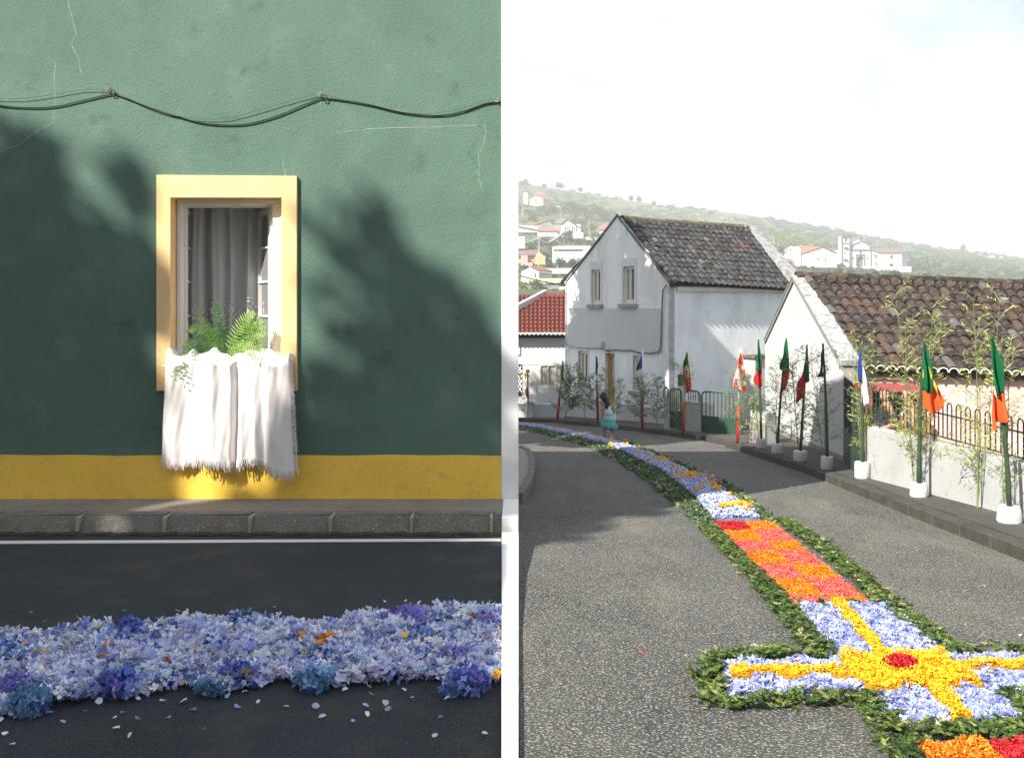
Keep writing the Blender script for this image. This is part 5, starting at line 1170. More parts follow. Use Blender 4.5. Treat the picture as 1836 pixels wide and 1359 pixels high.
m_chairw = M('chair_wood', (.35,.19,.09), .6, .2, 9)
def sitter(cx_, d_, top_py, mat, hc, label, faceL=-1, s=1.0):
    c = P(cx_, top_py, d_); g_ = gz(d_, .10); H = c.z-g_; t = thing('person', label, 'person', (c.x,d_,g_))
    hz = g_+.47; X = lambda dx, dy, z: Vector((c.x+dx*faceL*-1*-1, d_+dy, z)); f = faceL
    V = [(Vector((c.x,d_,hz+.06)),.16,.8),(Vector((c.x,d_,hz+.30)),.13,.8),(Vector((c.x+.01*f,d_,hz+.47)),.15,.6),(Vector((c.x+.02*f,d_,hz+.56)),.05),(Vector((c.x+.035*f,d_,hz+.64)),.07),(Vector((c.x+.03*f,d_,hz+.71)),.085),(Vector((c.x+.02*f,d_,hz+.75)),.06),(Vector((c.x+.13*f,d_,hz+.665)),.015)]
    E = [(0,1),(1,2),(2,3),(3,4),(4,5),(5,6),(4,7)]
    for sy in (-1,1):
        n = len(V); V += [(Vector((c.x,d_+.17*sy,hz+.45)),.05),(Vector((c.x+.03*f,d_+.22*sy,hz+.20)),.04),(Vector((c.x+.25*f,d_+.14*sy,hz+.14)),.028)]; E += [(2,n),(n,n+1),(n+1,n+2)]
        hand(V, E, n+2, Vector((c.x+.26*f,d_+.14*sy,hz+.14)), (f,0,-.2), 1.0, (0,0,-1))
        n = len(V); V += [(Vector((c.x+.22*f,d_+.10*sy,hz+.05)),.085),(Vector((c.x+.45*f,d_+.10*sy,hz+.02)),.06),(Vector((c.x+.46*f,d_+.10*sy,g_+.09)),.04),(Vector((c.x+.60*f,d_+.10*sy,g_+.04)),.035)]; E += [(0,n),(n,n+1),(n+1,n+2),(n+2,n+3)]
    skin('body', V, E, m_skin, t)
    skin('hair', [(Vector((c.x-.02*f,d_,hz+.73)),.105),(Vector((c.x-.06*f,d_,hz+.64)),.08),(Vector((c.x-.08*f,d_,hz+.52)),.06)], [(0,1),(1,2)], hc, t)
    skin('dress', [(Vector((c.x,d_,hz+.07)),.19,1),(Vector((c.x,d_,hz+.30)),.155,.95),(Vector((c.x+.01*f,d_,hz+.46)),.165,.7),(Vector((c.x+.22*f,d_,hz+.06)),.17,.8),(Vector((c.x+.47*f,d_,hz+.02)),.15,.8),(Vector((c.x+.48*f,d_,hz-.22)),.15,.8)], [(0,1),(1,2),(0,3),(3,4),(4,5)], mat, t)
    ch = thing('chair', 'wooden chair under the '+('lilac' if mat is m_print2 else 'grey')+' dressed woman in the doorway', 'chair', (c.x,d_,g_), 'wooden chairs in the doorway')
    MB().box((c.x-.22,d_-.21,hz-.16),(c.x+.22,d_+.21,hz-.12)).build('seat', m_chairw, ch)
    MB().box((c.x-.24*f-.02,d_-.2,hz-.12),(c.x-.24*f+.02,d_+.2,hz+.35)).build('backrest', m_chairw, ch)
    for ax in (-.2,.2):
        for ay in (-.18,.18): MB().box((c.x+ax-.02,d_+ay-.02,g_),(c.x+ax+.02,d_+ay+.02,hz-.16)).build('leg', m_chairw, ch)
sitter(1590, 15.45, 706, m_print, m_hair, 'dark haired woman in a grey flower print dress seated behind the railing')
sitter(1630, 15.6, 702, m_print2, m_hair, 'woman in a lilac and white print dress seated right in the doorway')
fr = thing('folding_rack', 'pinkish wooden A frame rack standing behind the iron gate', 'rack', tuple(P(1540,840,15.0)))
for a, b in (((1536,800),(1540,722)),((1546,802),(1541,722)),((1530,765),(1540,735)),((1549,770),(1541,735))):
    MB().tube([P(a[0],a[1],15.2), P(b[0],b[1],15.2)], .02, 4).build('slat', M('pink_wood', (.55,.25,.18), .7, .1, 9) if 'pink_wood' not in bpy.data.materials else bpy.data.materials['pink_wood'], fr)

# ------------------------------------------------------------------ trees
TG = [(4,.055,.085,.03),(3,.085,.12,.04),(2,.035,.055,.025),(1,.14,.17,.06)]
TY = [(4,.20,.26,.05),(3,.28,.33,.07),(2,.12,.17,.05),(1,.36,.38,.12)]
TD = [(4,.035,.06,.03),(3,.055,.08,.035),(1,.09,.11,.05)]
def tree(name, label, c, h, r, tone, n, leaf, seed, cat='tree', group=None, form='round', low=.25, trunk=True):
    rnd = random.Random(seed); c = Vector(c); t = thing(name, label, cat, tuple(c), group); C = []; lobes = []
    for k in range(9):
        a = rnd.uniform(0,6.28); u = rnd.random()
        if form == 'cone': z = low+(1-low)*u; rr = (1-u)*.62; q = Vector((math.cos(a)*r*rr*rnd.random(), math.sin(a)*r*rr*rnd.random(), h*z)); s_ = max(.12,(1-u)*.55)*r
        else: z = low+.18+(1-low-.32)*u; rr = .62*math.sin(math.pi*min(.95,.2+.7*u)); q = Vector((math.cos(a)*r*rr, math.sin(a)*r*rr, h*z)); s_ = r*rnd.uniform(.32,.5)
        lobes.append((q, s_))
    if form == 'cone': lobes += [(Vector((0,0,h*(low+(1-low)*u))), max(.05*r, r*(1-u)*.8)) for u in np.linspace(.05,.98,9)]
    wts = [l[1]**2 for l in lobes]
    for _ in range(n):
        q, s_ = rnd.choices(lobes, wts)[0]; v = Vector((rnd.gauss(0,1),rnd.gauss(0,1),rnd.gauss(0,1))).normalized()*s_*rnd.random()**.35; p = q+v
        C.append((c.x+p.x, c.y+p.y, c.z+max(.03*h, p.z)))
    np.random.seed(seed)
    pieces('crown', C, leaf, pal(n, tone, .2), m_leaf, 'broad', 1.0, parent=t, kind='stuff')
    if trunk:
        MB().tube([c+Vector((0,0,-.3)), c+Vector((.02*h,0,h*.3)), c+Vector((0,.01*h,h*.85))], [.035*h,.025*h,.006*h], 6).build('trunk', m_bark, t)
        for k in range(4):
            q = lobes[k][0]; MB().tube([c+Vector((0,0,h*(low+.05*k))), c+q*.6+Vector((0,0,h*.15)), c+q], [.014*h,.009*h,.003*h], 5).build('limb', m_bark, t)
    return t
def far_tree(px, pb, pt, rpx, tone, label, seed, group='trees on the hillside', d=None, form='round', n=420, name='tree'):
    d = d or hill_d(px, pb); b = P(px,pb,d); h = (pb-pt)/F*d; return tree(name, label, b, h, rpx/F*d, tone, n, max(.12, 3.4/F*d), seed, group=group, form=form, low=.08)
# ------------------------------------------------------------------ houses on the slope
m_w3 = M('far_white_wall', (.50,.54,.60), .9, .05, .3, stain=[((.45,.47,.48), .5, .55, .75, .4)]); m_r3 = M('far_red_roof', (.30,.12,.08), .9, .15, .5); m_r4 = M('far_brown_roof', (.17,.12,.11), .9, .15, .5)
m_oc = M('ochre_wall', (.50,.36,.17), .9, .06, .4); m_pk = M('pink_wall', (.66,.33,.33), .9, .06, .4); m_cr = M('cream_wall', (.62,.56,.38), .9, .06, .4); m_gr = M('grey_block_wall', (.24,.25,.25), .95, .15, .4, stain=[((.10,.12,.10), .6, .5, .7, .7)])
m_shut = M('green_shutter', (.03,.09,.06), .7, .1, 5); m_blue = M('blue_window_frame', (.25,.38,.6), .7, .1, 5); m_trim = M('basalt_trim', (.16,.13,.13), .9, .15, 1)
def fhouse(name, label, d, wall, depth, wm, roof=None, rm=None, wins=(), side=None, cat='house', group=None, base=None):
    xs_ = [p[0] for p in wall]; yb = max(p[1] for p in wall); o = thing(name, label, cat, tuple(P(sum(xs_)/len(xs_), yb, d)), group)
    holes = [[(a,b),(c_,b),(c_,e),(a,e)] for a,b,c_,e in [w_[:4] for w_ in wins]]
    mb = MB(); ppoly(mb, wall, d, .35, holes); mb.build('wall', wm, o)
    a, b = P(min(xs_),yb,d), P(max(xs_),min(p[1] for p in wall if p[0] in (min(xs_),max(xs_))),d)
    MB().box((a.x+.02,d+.36,a.z),(b.x-.02,d+depth,b.z-.05)).build('body', wm, o)
    for w_ in wins:
        m_ = w_[4] if len(w_) > 4 else m_glass; mb = MB(); ppoly(mb, [(w_[0],w_[1]),(w_[2],w_[1]),(w_[2],w_[3]),(w_[0],w_[3])], d+.05, .08, [[(w_[0]+(w_[2]-w_[0])*.2,w_[1]+(w_[3]-w_[1])*.12),(w_[2]-(w_[2]-w_[0])*.2,w_[1]+(w_[3]-w_[1])*.12),(w_[2]-(w_[2]-w_[0])*.2,w_[3]-(w_[3]-w_[1])*.12),(w_[0]+(w_[2]-w_[0])*.2,w_[3]-(w_[3]-w_[1])*.12)]]); f_ = mb.build('window', m_whitewood if m_ is m_glass else m_, o)
        mb = MB(); pbox(mb, w_[0],w_[1],w_[2],w_[3],d+.15,.03); mb.build('pane', m_glass, f_)
    if roof:
        for rf in (roof if isinstance(roof, list) else [roof]):   # each: four pixels with depth offsets
            q = [P(p[0],p[1],d+p[2]) for p in rf]; MB().hexa(q, (0,-.15,.35)).build('roof', rm, o)
    if side:
        x1, dd, pts, sm = side; Wl = Wall(gP(max(xs_) if x1 > max(xs_) else x1, d if x1 > max(xs_) else d+dd), gP(x1 if x1 > max(xs_) else min(xs_), d+dd if x1 > max(xs_) else d))
        mb = MB(); Wl.slab(mb, [Wl.hit(*p) for p in pts], [], 0, .3); mb.build('side_wall', sm, o)
    return o
H = hill_d
d = H(960,372)
fhouse('hill_house','cream gabled house with a square tower high on the slope',d,[(949,372),(949,350),(960,352),(974,357),(974,372)][0:0] or [(950,372),(950,356),(961,351),(974,357),(974,372)],8,m_cr,[[(950,356,-.4),(962,350.5,-.4),(977,347,9),(965,345,9)],[(962,350.5,-.4),(974.5,357,-.4),(992,361,9),(977,347,9)]],m_r3,[(959,357,963,363,m_blue)],side=(990,9,[(974,373),(974,357),(990,361),(990,372)],m_gr))
mb = MB(); pbox(mb,938,346,946,367,d-.5,4); mb.build('tower', m_cr, bpy.data.objects['hill_house'])
mb = MB(); pbox(mb,932,372,974,380,d+2,4); tag(mb.build('carport', m_gr), 'dim grey undercroft beneath the cream tower house', 'carport')
fhouse('hill_house','grey gabled cottage with blue window below the cream tower house',H(975,418),[(960,413),(960,404),(983,396),(995,406),(995,413)],8,m_gr,[[(959,404,-.4),(983,395.5,-.4),(981,395.5,8),(962,401,8)]],m_r3,[(972,403.5,976,410,m_blue)])
fhouse('hill_house','low dark roofed shed beside the grey gabled cottage',H(945,420),[(928,417),(928,405),(956,405),(965,417)],6,m_w3,[[(926,407,-.4),(964,414,-.4),(955,402,5),(926,399,5)]],m_r4)
fhouse('hill_house','low outbuilding with red roof right under the grey cottage',H(985,428),[(964,425),(964,413),(1000,414),(1000,425)],6,m_w3,[[(962,415,-.4),(1001,416,-.4),(1000,411,4),(966,409,4)]],m_r3,[(980,418,985,423),(990,418,993,423)])
fhouse('hill_house','white gabled house with dark green shutters on the slope',H(1022,432),[(1007,425),(1007,402),(1017,394.5),(1041,411),(1041,425)],9,m_w3,[[(1006,402.5,-.5),(1017,394,-.5),(1005,393,8),(993,401,8)],[(1017,394,-.5),(1042,411,-.5),(1036,408,9),(1010,393,9)]],m_r4,[(1015,406,1019,415),(1028,407.5,1032,414.5)],side=(994,8,[(1007,425),(1007,402),(994,404),(994,425)],m_gr))
hh_ = bpy.data.objects['hill_house.004']; dd_ = H(1022,432)
for a in (1013.2,1020,1026.4,1033): mb = MB(); pbox(mb,a-.8,406,a+.9,415.5,dd_-.12,.1); mb.build('shutter', m_shut, hh_)
mb = MB(); pbox(mb,1028,417,1046,428,dd_-5,.4); tag(mb.build('terrace_wall', m_w3), 'white terrace wall below the green shuttered house', 'wall')
fhouse('hill_house','pale house with rusty brown hipped roof behind the big gable',H(1082,424),[(1071,423),(1071,411),(1090,413),(1098,423)],9,m_w3,[[(1069,412,-.4),(1096,414,-.4),(1090,402,6),(1083,403,6)]],m_r3)
mb = MB(); pbox(mb,1050,425,1078,431,H(1064,432),.4); tag(mb.build('terrace_wall', m_w3), 'white roadside wall beside the utility pole on the slope', 'wall')
fhouse('hill_house','blank white block cut off by the green house corner',H(935,447),[(915,446),(915,424),(941,424),(941,446)],7,m_w3,None,None,[(931,427,935,430)])
d = H(955,476)
fhouse('hill_house','ochre house with brown tiled roof low on the slope',d,[(958,475),(958,458),(966,450),(978,462),(978,475)],6,m_oc,[[(926,459.5,-.3),(958,459.5,-.3),(966,450,1.5),(926,452,1.5)]],m_r4,[(966,466,969,472)])
mb = MB(); pbox(mb,924,459,957.5,473,d+.5,5); mb.build('wing', m_oc, bpy.data.objects['hill_house.007'])
mb = MB(); pbox(mb,934,458,946,476,d-2,2); mb.build('annex', m_pk, bpy.data.objects['hill_house.007']); mb = MB(); pbox(mb,942,471,955,480,d-6,2); tag(mb.build('garden_wall', m_pk), 'pink garden wall in front of the ochre house', 'wall')
d = H(1020,474)
fhouse('hill_house','long pale blue white house with brown roof and three small windows',d,[(992,473),(992,449.5),(1045,449.5),(1060,441),(1060,473)],8,m_w3,[[(993,450,-.2),(1043,450,-.2),(1058,441.5,6),(1012,441.5,6)]],m_r4,[(1004,453.5,1006.5,458),(1017,453.5,1019.5,458),(1030.5,453.5,1033,458)])
d = H(975,505)
fhouse('hill_house','low white house with small red roof above a cream wall',d,[(935,500),(935,487),(951,479),(966,487),(966,500)],6,m_w3,[[(951,479,-.2),(967,487,-.2),(990,489,2),(973,481,2)]],m_r3,[(957,489,963,499)],side=(990,2,[(966,500),(966,488),(990,490),(990,500)],m_gr))
mb = MB(); pbox(mb,968,481,1034,491,d+4,2); tag(mb.build('white_shed', m_w3), 'long white shed roof behind the small red roof', 'shed')
fhouse('hill_house','cream walled terrace building above the grey block wall',d-6,[(934,521),(934,499),(1019,502),(1019,521)],5,m_cr,None,None,[(947,503,954,508),(978,503,982,512),(1003,506,1006,510)])
mb = MB(); pbox(mb,900,512,1001,552,d-25,.6); mb.box((P(1001.5,520,d-25).x,d-25,P(0,552,d-25).z),(P(1022,520,d-25).x,d-24,P(0,522,d-25).z)); tag(mb.build('block_wall', m_gr), 'tall dark grey block wall above the red tiled cottage', 'wall')
bt = thing('balustrade', 'white balustrade on the grey wall beside the big gable', 'balustrade', tuple(P(1011,521,d-27)))
for k in range(8): mb = MB(); pbox(mb,1003+k*2.1,515.5,1004+k*2.1,521,d-27,.12); mb.build('baluster', m_pil, bt)
mb = MB(); pbox(mb,1002,514,1019,515.4,d-27.02,.16); mb.build('handrail', m_pil, bt)
fhouse('hill_house','white dormered house peeking over the dark tiled ridge',H(1225,407),[(1202,407),(1202,399.5),(1207,395.5),(1216,400),(1230,401),(1232,399),(1240,396),(1250,401),(1250,407)],8,m_w3,[[(1207,395.5,-.2),(1216,400.5,-.2),(1233,400,3),(1232,396.5,4)],[(1240,396.5,-.2),(1251,401,-.2),(1262,407,3),(1252,399,4)]],m_r4,[(1206,399.5,1209,403.5),(1237.5,400.5,1240,404),(1243,400.5,1245.5,404)])
fhouse('hill_house','small white house with flat red roof behind the parapet',H(1357,440),[(1343,440),(1343,418),(1367,420),(1367,440)],6,m_w3,[[(1342,418.5,-.2),(1368,421,-.2),(1364,417,5),(1345,416.5,5)]],m_r3)
# church group
d = H(1418,470)
fhouse('hill_house','little white gabled house left of the large barn',d,[(1404,465),(1404,447),(1418,439),(1429,447),(1429,465)],7,m_w3,[[(1403,447,-.4),(1418,438.5,-.4),(1419,438.5,8),(1405,446,8)],[(1418,438.5,-.4),(1430,447,-.4),(1430,446,8),(1419,438.5,8)]],m_r4,[(1410,446,1413,451),(1415.5,444,1420,452)])
fhouse('hill_house','low white house with red lean to roof below the barn',d-20,[(1403,479),(1403,466),(1437,477),(1437,479)],6,m_w3,[[(1403,465,-.4),(1412,478,-.4),(1437,478,-.4),(1426,466.5,2)]],m_r3)
d = H(1470,480)
fhouse('barn','large white barn with red roof left of the church',d,[(1447,480),(1447,453),(1474,443.5),(1500,455),(1500,480)],12,m_w3,[[(1446,453.5,-.3),(1474,444,-.3),(1434,442,8),(1436,455,3)],[(1474,443.5,-.3),(1501,455.5,-.3),(1499,454,9),(1473,443,9)]],m_r3,[(1464,463,1470,469),(1477,463,1483,470),(1461,472,1465,475)],side=(1436,4,[(1447,480),(1447,453),(1436,455.5),(1436,478)],m_w3),cat='barn')
mb = MB(); ppoly(mb,[(1426,478),(1426,447),(1431,441.5),(1436,447),(1436,478)],d+3,5); mb.build('narrow_wing', m_w3, bpy.data.objects['barn'])
d = H(1560,482); chx = lambda L_: [(1380+x*.1416, 400+y*.1416) for x, y in L_]
ch = thing('church', 'white baroque church with dark stone trim and bell tower on the hill', 'church', tuple(P(1545,478,d)))
mb = MB(); ppoly(mb, chx([(918,560),(918,165),(1020,165),(1020,560)]), d-1, 5, [chx([(955,240),(955,200),(970,185),(985,200),(985,240)])]); mb.build('tower', m_w3, ch)
Wl = Wall(gP(1524.45,d-1), gP(1529.8,d+3.5)); mb = MB(); Wl.slab(mb, R4(0,Wl.hit(1527,478)[1],Wl.len,Wl.hit(1524.5,423.5)[1]), [], 0, .3); mb.build('tower_side', m_w3, ch)
mb = MB(); ppoly(mb, chx([(948,245),(948,180),(992,180),(992,245)]), d+1, .3); mb.build('belfry_opening', m_dark, ch)
facade = chx([(1020,560),(1020,342),(1035,330),(1045,300),(1070,270),(1110,252),(1140,242),(1158,218),(1178,242),(1215,252),(1250,275),(1268,305),(1275,330),(1290,342),(1290,560)])
mb = MB(); ppoly(mb, facade, d, 8, [chx([(1112,560),(1112,450),(1125,432),(1150,422),(1175,432),(1186,450),(1186,560)]), chx([(1140,395),(1140,352),(1168,352),(1168,395)])]); mb.build('facade', m_w3, ch)
mb = MB(); ppoly(mb, chx([(1100,560),(1100,420),(1196,420),(1196,560)]), d+.8, .2); mb.build('door', m_wood if False else m_r4, ch)
mb = MB(); ppoly(mb, chx([(1136,398),(1136,350),(1172,350),(1172,398)]), d+.5, .2); mb.build('window', m_glass, ch)
def trim(pts, w_, name='stone_trim', dd=-.12): 
    q = chx(pts); MB().tube([P(x,y,d+dd) for x, y in q], w_, 4).build(name, m_trim, ch)
for L_ in ([(918,560),(918,170)],[(1016,560),(1016,170)]): trim(L_, .35, dd=-1.1)
trim([(910,168),(1064,160)], .55, dd=-1.2); trim([(910,152),(1058,148)], .35, dd=-1.2); trim([(918,258),(1020,258)], .3, dd=-1.1)
trim([(1286,560),(1286,345)], .35); trim([(1025,342),(1292,342)], .35); trim([(1035,330),(1045,300),(1070,270),(1110,252),(1140,242),(1158,218),(1178,242),(1215,252),(1250,275),(1268,305),(1275,330)], .28)
trim([(1098,560),(1098,405)], .3); trim([(1200,560),(1200,405)], .3); trim([(1090,404),(1208,404)], .35); trim([(1112,450),(1125,432),(1150,420),(1175,432),(1186,450)], .25)
trim([(1160,215),(1160,180)], .3, 'cross'); trim([(1148,195),(1172,195)], .3, 'cross')
for a in ((965,315),(962,465)): MB().lathe([(.01,-.6),(.8,-.3),(1,0),(.8,.3),(.01,.6)], tuple(P(*chx([a])[0], d-1.2)), 8).build('ornament', m_r3, ch)
for a, b in ((950,365),(1055,430),(1232,430)): mb = MB(); q = chx([(a,b),(a+14,b+32)]); pbox(mb, q[0][0],q[0][1],q[1][0],q[1][1],d-.15 if a > 1000 else d-1.15,.1); mb.build('window', m_glass, ch)
mb = MB(); ppoly(mb, [(1509.5,420.5),(1509.5,415.5),(1512,420),(1515,417),(1517,419.5),(1520,417),(1522,420),(1524.5,415.5),(1524.5,420.5)], d-1, .3); mb.build('parapet', m_trim, ch)
mb = MB(); pbox(mb,1502,449,1509,474,d+1,6); mb.build('annex', m_w3, ch)
Wl = Wall(gP(1563,d), gP(1578,d-4)); mb = MB(); Wl.slab(mb, [Wl.hit(*p) for p in [(1563,480),(1563,449),(1578,454.5),(1578,481)]], [], 0, .4); mb.build('wing_wall', m_w3, ch)
mb = MB(); ppoly(mb, [(1578,482),(1578,454),(1618.5,454),(1618.5,484)], d-4, 8, [[(1596.5,458),(1601.5,458),(1601.5,465),(1596.5,465)],[(1595,473),(1602,473),(1602,478.5),(1595,478.5)]]); wg = mb.build('wing_wall', m_w3, ch)
for a in ((1596,457.5,1602,465.5),(1594.5,472.5,1602.5,479)): mb = MB(); pbox(mb,*a,d-3.3,.2); mb.build('pane', m_glass, wg)
Wl = Wall(gP(1618.6,d-4), gP(1628,d+1)); mb = MB(); Wl.slab(mb, [Wl.hit(*p) for p in [(1618.6,484),(1618.6,453),(1624,446.5),(1628,456),(1628,483)]], [], 0, .4); mb.build('wing_wall', m_w3, ch)
MB().hexa([P(1577,454.5,d-4.3), P(1619,454.5,d-4.3), P(1624,446.5,d), P(1566,446.5,d+1)], (0,-.1,.35)).build('wing_roof', m_r4, ch)
MB().hexa([P(1562.5,449.5,d-.3), P(1577,454.5,d-4.3), P(1566,446.5,d+1), P(1562,446.5,d+1)], (0,-.1,.3)).build('wing_roof', m_r4, ch)
for L_ in ([(1618.6,484),(1618.6,454)],): MB().tube([P(x,y,d-4.15) for x, y in L_], .4, 4).build('stone_trim', m_trim, ch)
for a in ((1566.5,453,1568,461),(1571,455,1572.5,463),(1570,469,1572,477)): mb = MB(); pbox(mb,*a,d-2.6,.3); mb.build('window', m_glass, ch)
mb = MB(); pbox(mb,1500,478,1634,488,d-9,.8); tag(mb.build('church_wall', m_w3), 'pale retaining wall in front of the church forecourt', 'wall')
for i, (a, b, c_) in enumerate([(1756,462,9),(1778,464,12),(1795,466,8)]):
    d2 = H(a,b); fhouse('hill_house', ['leftmost','middle','rightmost'][i]+' of three hazy white houses on the far right slope', d2, [(a-c_/2,b),(a-c_/2,b-4),(a,b-6.5),(a+c_/2,b-4),(a+c_/2,b)], 8, m_w3, [[(a,b-6.7,-.3),(a+c_/2,b-4,-.3),(a+c_/2+2,b-4,6),(a+1,b-6.7,6)]], m_r4, group='hazy far houses')
# poles
def upole(px, pb, pt, label, d=None, arm=True, r=.14):
    d = d or H(px,pb); t = thing('utility_pole', label, 'pole', tuple(P(px,pb,d)), 'utility poles on the slope')
    MB().tube([P(px,pb+3,d), P(px,pt,d)], [r*1.2,r*.8], 6).build('post', M('pole_concrete', (.40,.39,.38), .9, .1, 1) if 'pole_concrete' not in bpy.data.materials else bpy.data.materials['pole_concrete'], t)
    if arm: a = P(px,pt+3,d); MB().box((a.x-1.0,d-.1,a.z-.08),(a.x+1.0,d+.1,a.z+.08)).build('crossarm', m_trim, t)
upole(1006.5,428,370,'tall concrete utility pole with twin lamps above the grey cottage'); upole(966.5,496,427,'long thin utility pole in front of the ochre house',d=230); upole(1011.5,451,428,'short pole standing on the roof end of the long white house',arm=False,r=.1)
upole(1056.5,433,393,'dark utility pole beside the round garden tree'); upole(999.5,478,443,'slim pole in front of the long white house',d=235,arm=False,r=.09); upole(937,392,364,'stubby pole at the far left of the slope',arm=False); upole(945,400,381,'little lamp post on the grassy slope',arm=False,r=.08)
upole(1387,448,424,'pale lamp post near the little gabled house',arm=False,r=.12); upole(1574,482,456,'slim pole in front of the church wing',arm=False,r=.12)
lmp = bpy.data.objects['utility_pole']; a = P(1003,371,H(1006,428)); MB().box((a.x-1.2,a.y-.2,a.z-.15),(a.x+.3,a.y+.2,a.z+.2)).build('lamp', m_pil, lmp)
def wire(pts, r, label, mat, group=None):
    q = spline([tuple(P(*p)) for p in pts], 8); tag(MB().tube(q, r, 4).build('overhead_wire', mat), label, 'wire', group)
m_wire = M('pale_wire', (.33,.35,.42), .7, .05, 5); m_wire2 = M('bundled_white_wire', (.62,.60,.52), .7, .05, 5)
wire([(967,430,230),(985,434,235),(1013,416,240)], .22, 'thick pale bundle of cables sagging between two slope poles', m_wire2); wire([(967,427,230),(988,428,235),(1013,414,240)], .10, 'thin cable above the sagging bundle on the slope', m_wire2)
wire([(915,446,226),(940,436,228),(966,428,230)], .10, 'lower cable running left from the long thin pole', m_wire2); wire([(915,440,226),(940,432,228),(966,426,230)], .09, 'upper cable running left from the long thin pole', m_wire2)
wire([(900,485,60),(960,502,45),(1016,512,33)], .03, 'dark service cable reaching the left corner of the gabled house', m_cable)
wire([(880,87,40),(1130,163,60),(1460,252,110)], .008, 'upper faint wire crossing the pale sky', m_wire, 'wires across the sky'); wire([(880,97,40),(1130,170,60),(1460,262,110)], .008, 'lower faint wire crossing the pale sky', m_wire, 'wires across the sky')
# trees that can be told apart
k = 0
for (a,b,c_,r_,tn,la) in [(1062,430,398,16,TY,'round yellow green garden tree right of the utility pole'),(1064,432,414,7,TY,'small clipped bush beside the round garden tree'),(1017,446,413,15,TG,'leafy tree in front of the green shuttered house'),(1035,450,428,16,TG,'broad shrub tree above the long white house'),(1056,452,430,12,TG,'shrub tree at the right end of the long white house'),
    (985,450,425,20,TD,'dark tree behind the long thin utility pole'),(960,398,385,16,TG,'low bush row under the cream tower house'),(938,418,398,10,TY,'yellow bush at the left end of the slope'),(975,474,455,12,TD,'dark bush beside the ochre gable'),
    (1008,478,467,15,TD,'dark hedge in front of the long white house'),(1030,480,466,14,TD,'dark hedge mass right in front of the three windows'),(985,480,470,10,TD,'dark hedge near the ochre house'),(965,519,503,16,TG,'feathery grey green bush above the block wall'),(937,519,506,7,TY,'small round clipped tree on the block wall'),(1010,516,508,5,TD,'round bush beside the white balustrade'),(1022,500,486,12,TG,'small tree near the shoulder of the big gable'),
    (1396,470,445,16,TD,'dark pine beside the little gabled house'),(1400,448,416,16,TY,'bright green tree above the little gabled house'),(1420,446,421,18,TY,'second bright green tree on the slope above the barn'),(1444,446,428,17,TY,'third bright green tree on the slope above the barn'),(1352,420,414,6,TY,'small yellow tree over the red flat roof'),(1560,481,470,4,TD,'small dark tree beside the church door')]:
    k += 1; far_tree(a,b,c_,r_,tn,la,300+k)
for i, (a,b,c_,r_) in enumerate([(990,384,363,13),(1008,388,362,15),(1024,392,362,17),(1042,394,365,17),(1060,395,367,17),(1077,396,370,16),(1094,397,376,14),(984,384,371,9),(972,380,371,9)]):
    far_tree(a,b,c_,r_,TG,['bamboo thicket clump next to the cream house','second clump of the dark thicket','third clump of the dark thicket','middle clump of the dark thicket','fifth clump of the dark thicket','sixth clump of the dark thicket','last clump of the dark thicket above the gable','small bush left of the dark thicket','hedge bush touching the cream house'][i],340+i,'thicket along the slope')
for i in range(19):
    a = 1428+i*19.5; tp = float(np.interp(a,[1428,1490,1515,1560,1600,1680,1720,1770],[484,486,476,482,484,488,498,512])); far_tree(a, 545, tp+random.uniform(-3,3), 17, TD if i < 3 else TG, ['','']and ('tree number '*0)+('%s tree of the dark green row below the church' % ['first','second','third','fourth','fifth','sixth','seventh','eighth','ninth','tenth','eleventh','twelfth','thirteenth','fourteenth','fifteenth','sixteenth','seventeenth','eighteenth','nineteenth'][i]), 360+i, 'tree row below the church', d=200, n=650)
for i, (a,b,c_) in enumerate([(1131,360,352),(1146,363,353),(1005,338,328),(1040,345,338),(975,336,331),(940,332,325),(1172,369,362),(1275,383,378),(1727,452,436),(1508,420,412)]):
    far_tree(a,b,c_,5 if i not in (2,5) else 10,TD,['lone umbrella pine on the skyline left of its twin','twin umbrella pine on the skyline right of the lone one','rounded tree on the left skyline','small tree right of the rounded skyline tree','shrub at the start of the skyline','tree clump at the far left of the skyline','tiny skyline tree right of the twin pines','shrub on the skyline above the dark roof','layered pine in the haze at the right','tree top behind the church tower'][i],400+i,'trees on the skyline',d=850 if i < 8 else None,n=160)
# scrub, hedges and woods covering the slope
C = []; Cc = []; rnd = random.Random(5)
for _ in range(4600):
    px = rnd.uniform(700,2000); sk = skyl(px); t = rnd.random()**.85; py = 556+(sk-1.5-556)*t; dd = 140*6.5**((560-py)/(560-sk)); b = P(px,py,dd)
    field = math.sin(px*.021+py*.11)+.8*math.sin(py*.23+px*.006)
    if px < 1400 and field > .75: continue
    tone = (TG if rnd.random() < .4 else TD) if field < .1 or px > 1400 else (TY if rnd.random() < .35 else TG)
    if px > 1400 and 432 < py < 470 and rnd.random() < .3: tone = TG
    s_ = dd/F*rnd.uniform(3,7); n = 34; base_c = pal(1, tone, .15)[0]
    for q in range(n):
        v = Vector((rnd.gauss(0,1),rnd.gauss(0,1),abs(rnd.gauss(0,1)))).normalized()*s_*rnd.random()**.4; C.append((b.x+v.x*1.6, dd+v.y, hill_z(b.x,dd)-.2+v.z*.9)); Cc.append(base_c*rnd.uniform(.7,1.3))
C = np.array(C); Cc = np.clip(np.array(Cc),0,1)
dist = C[:,1]
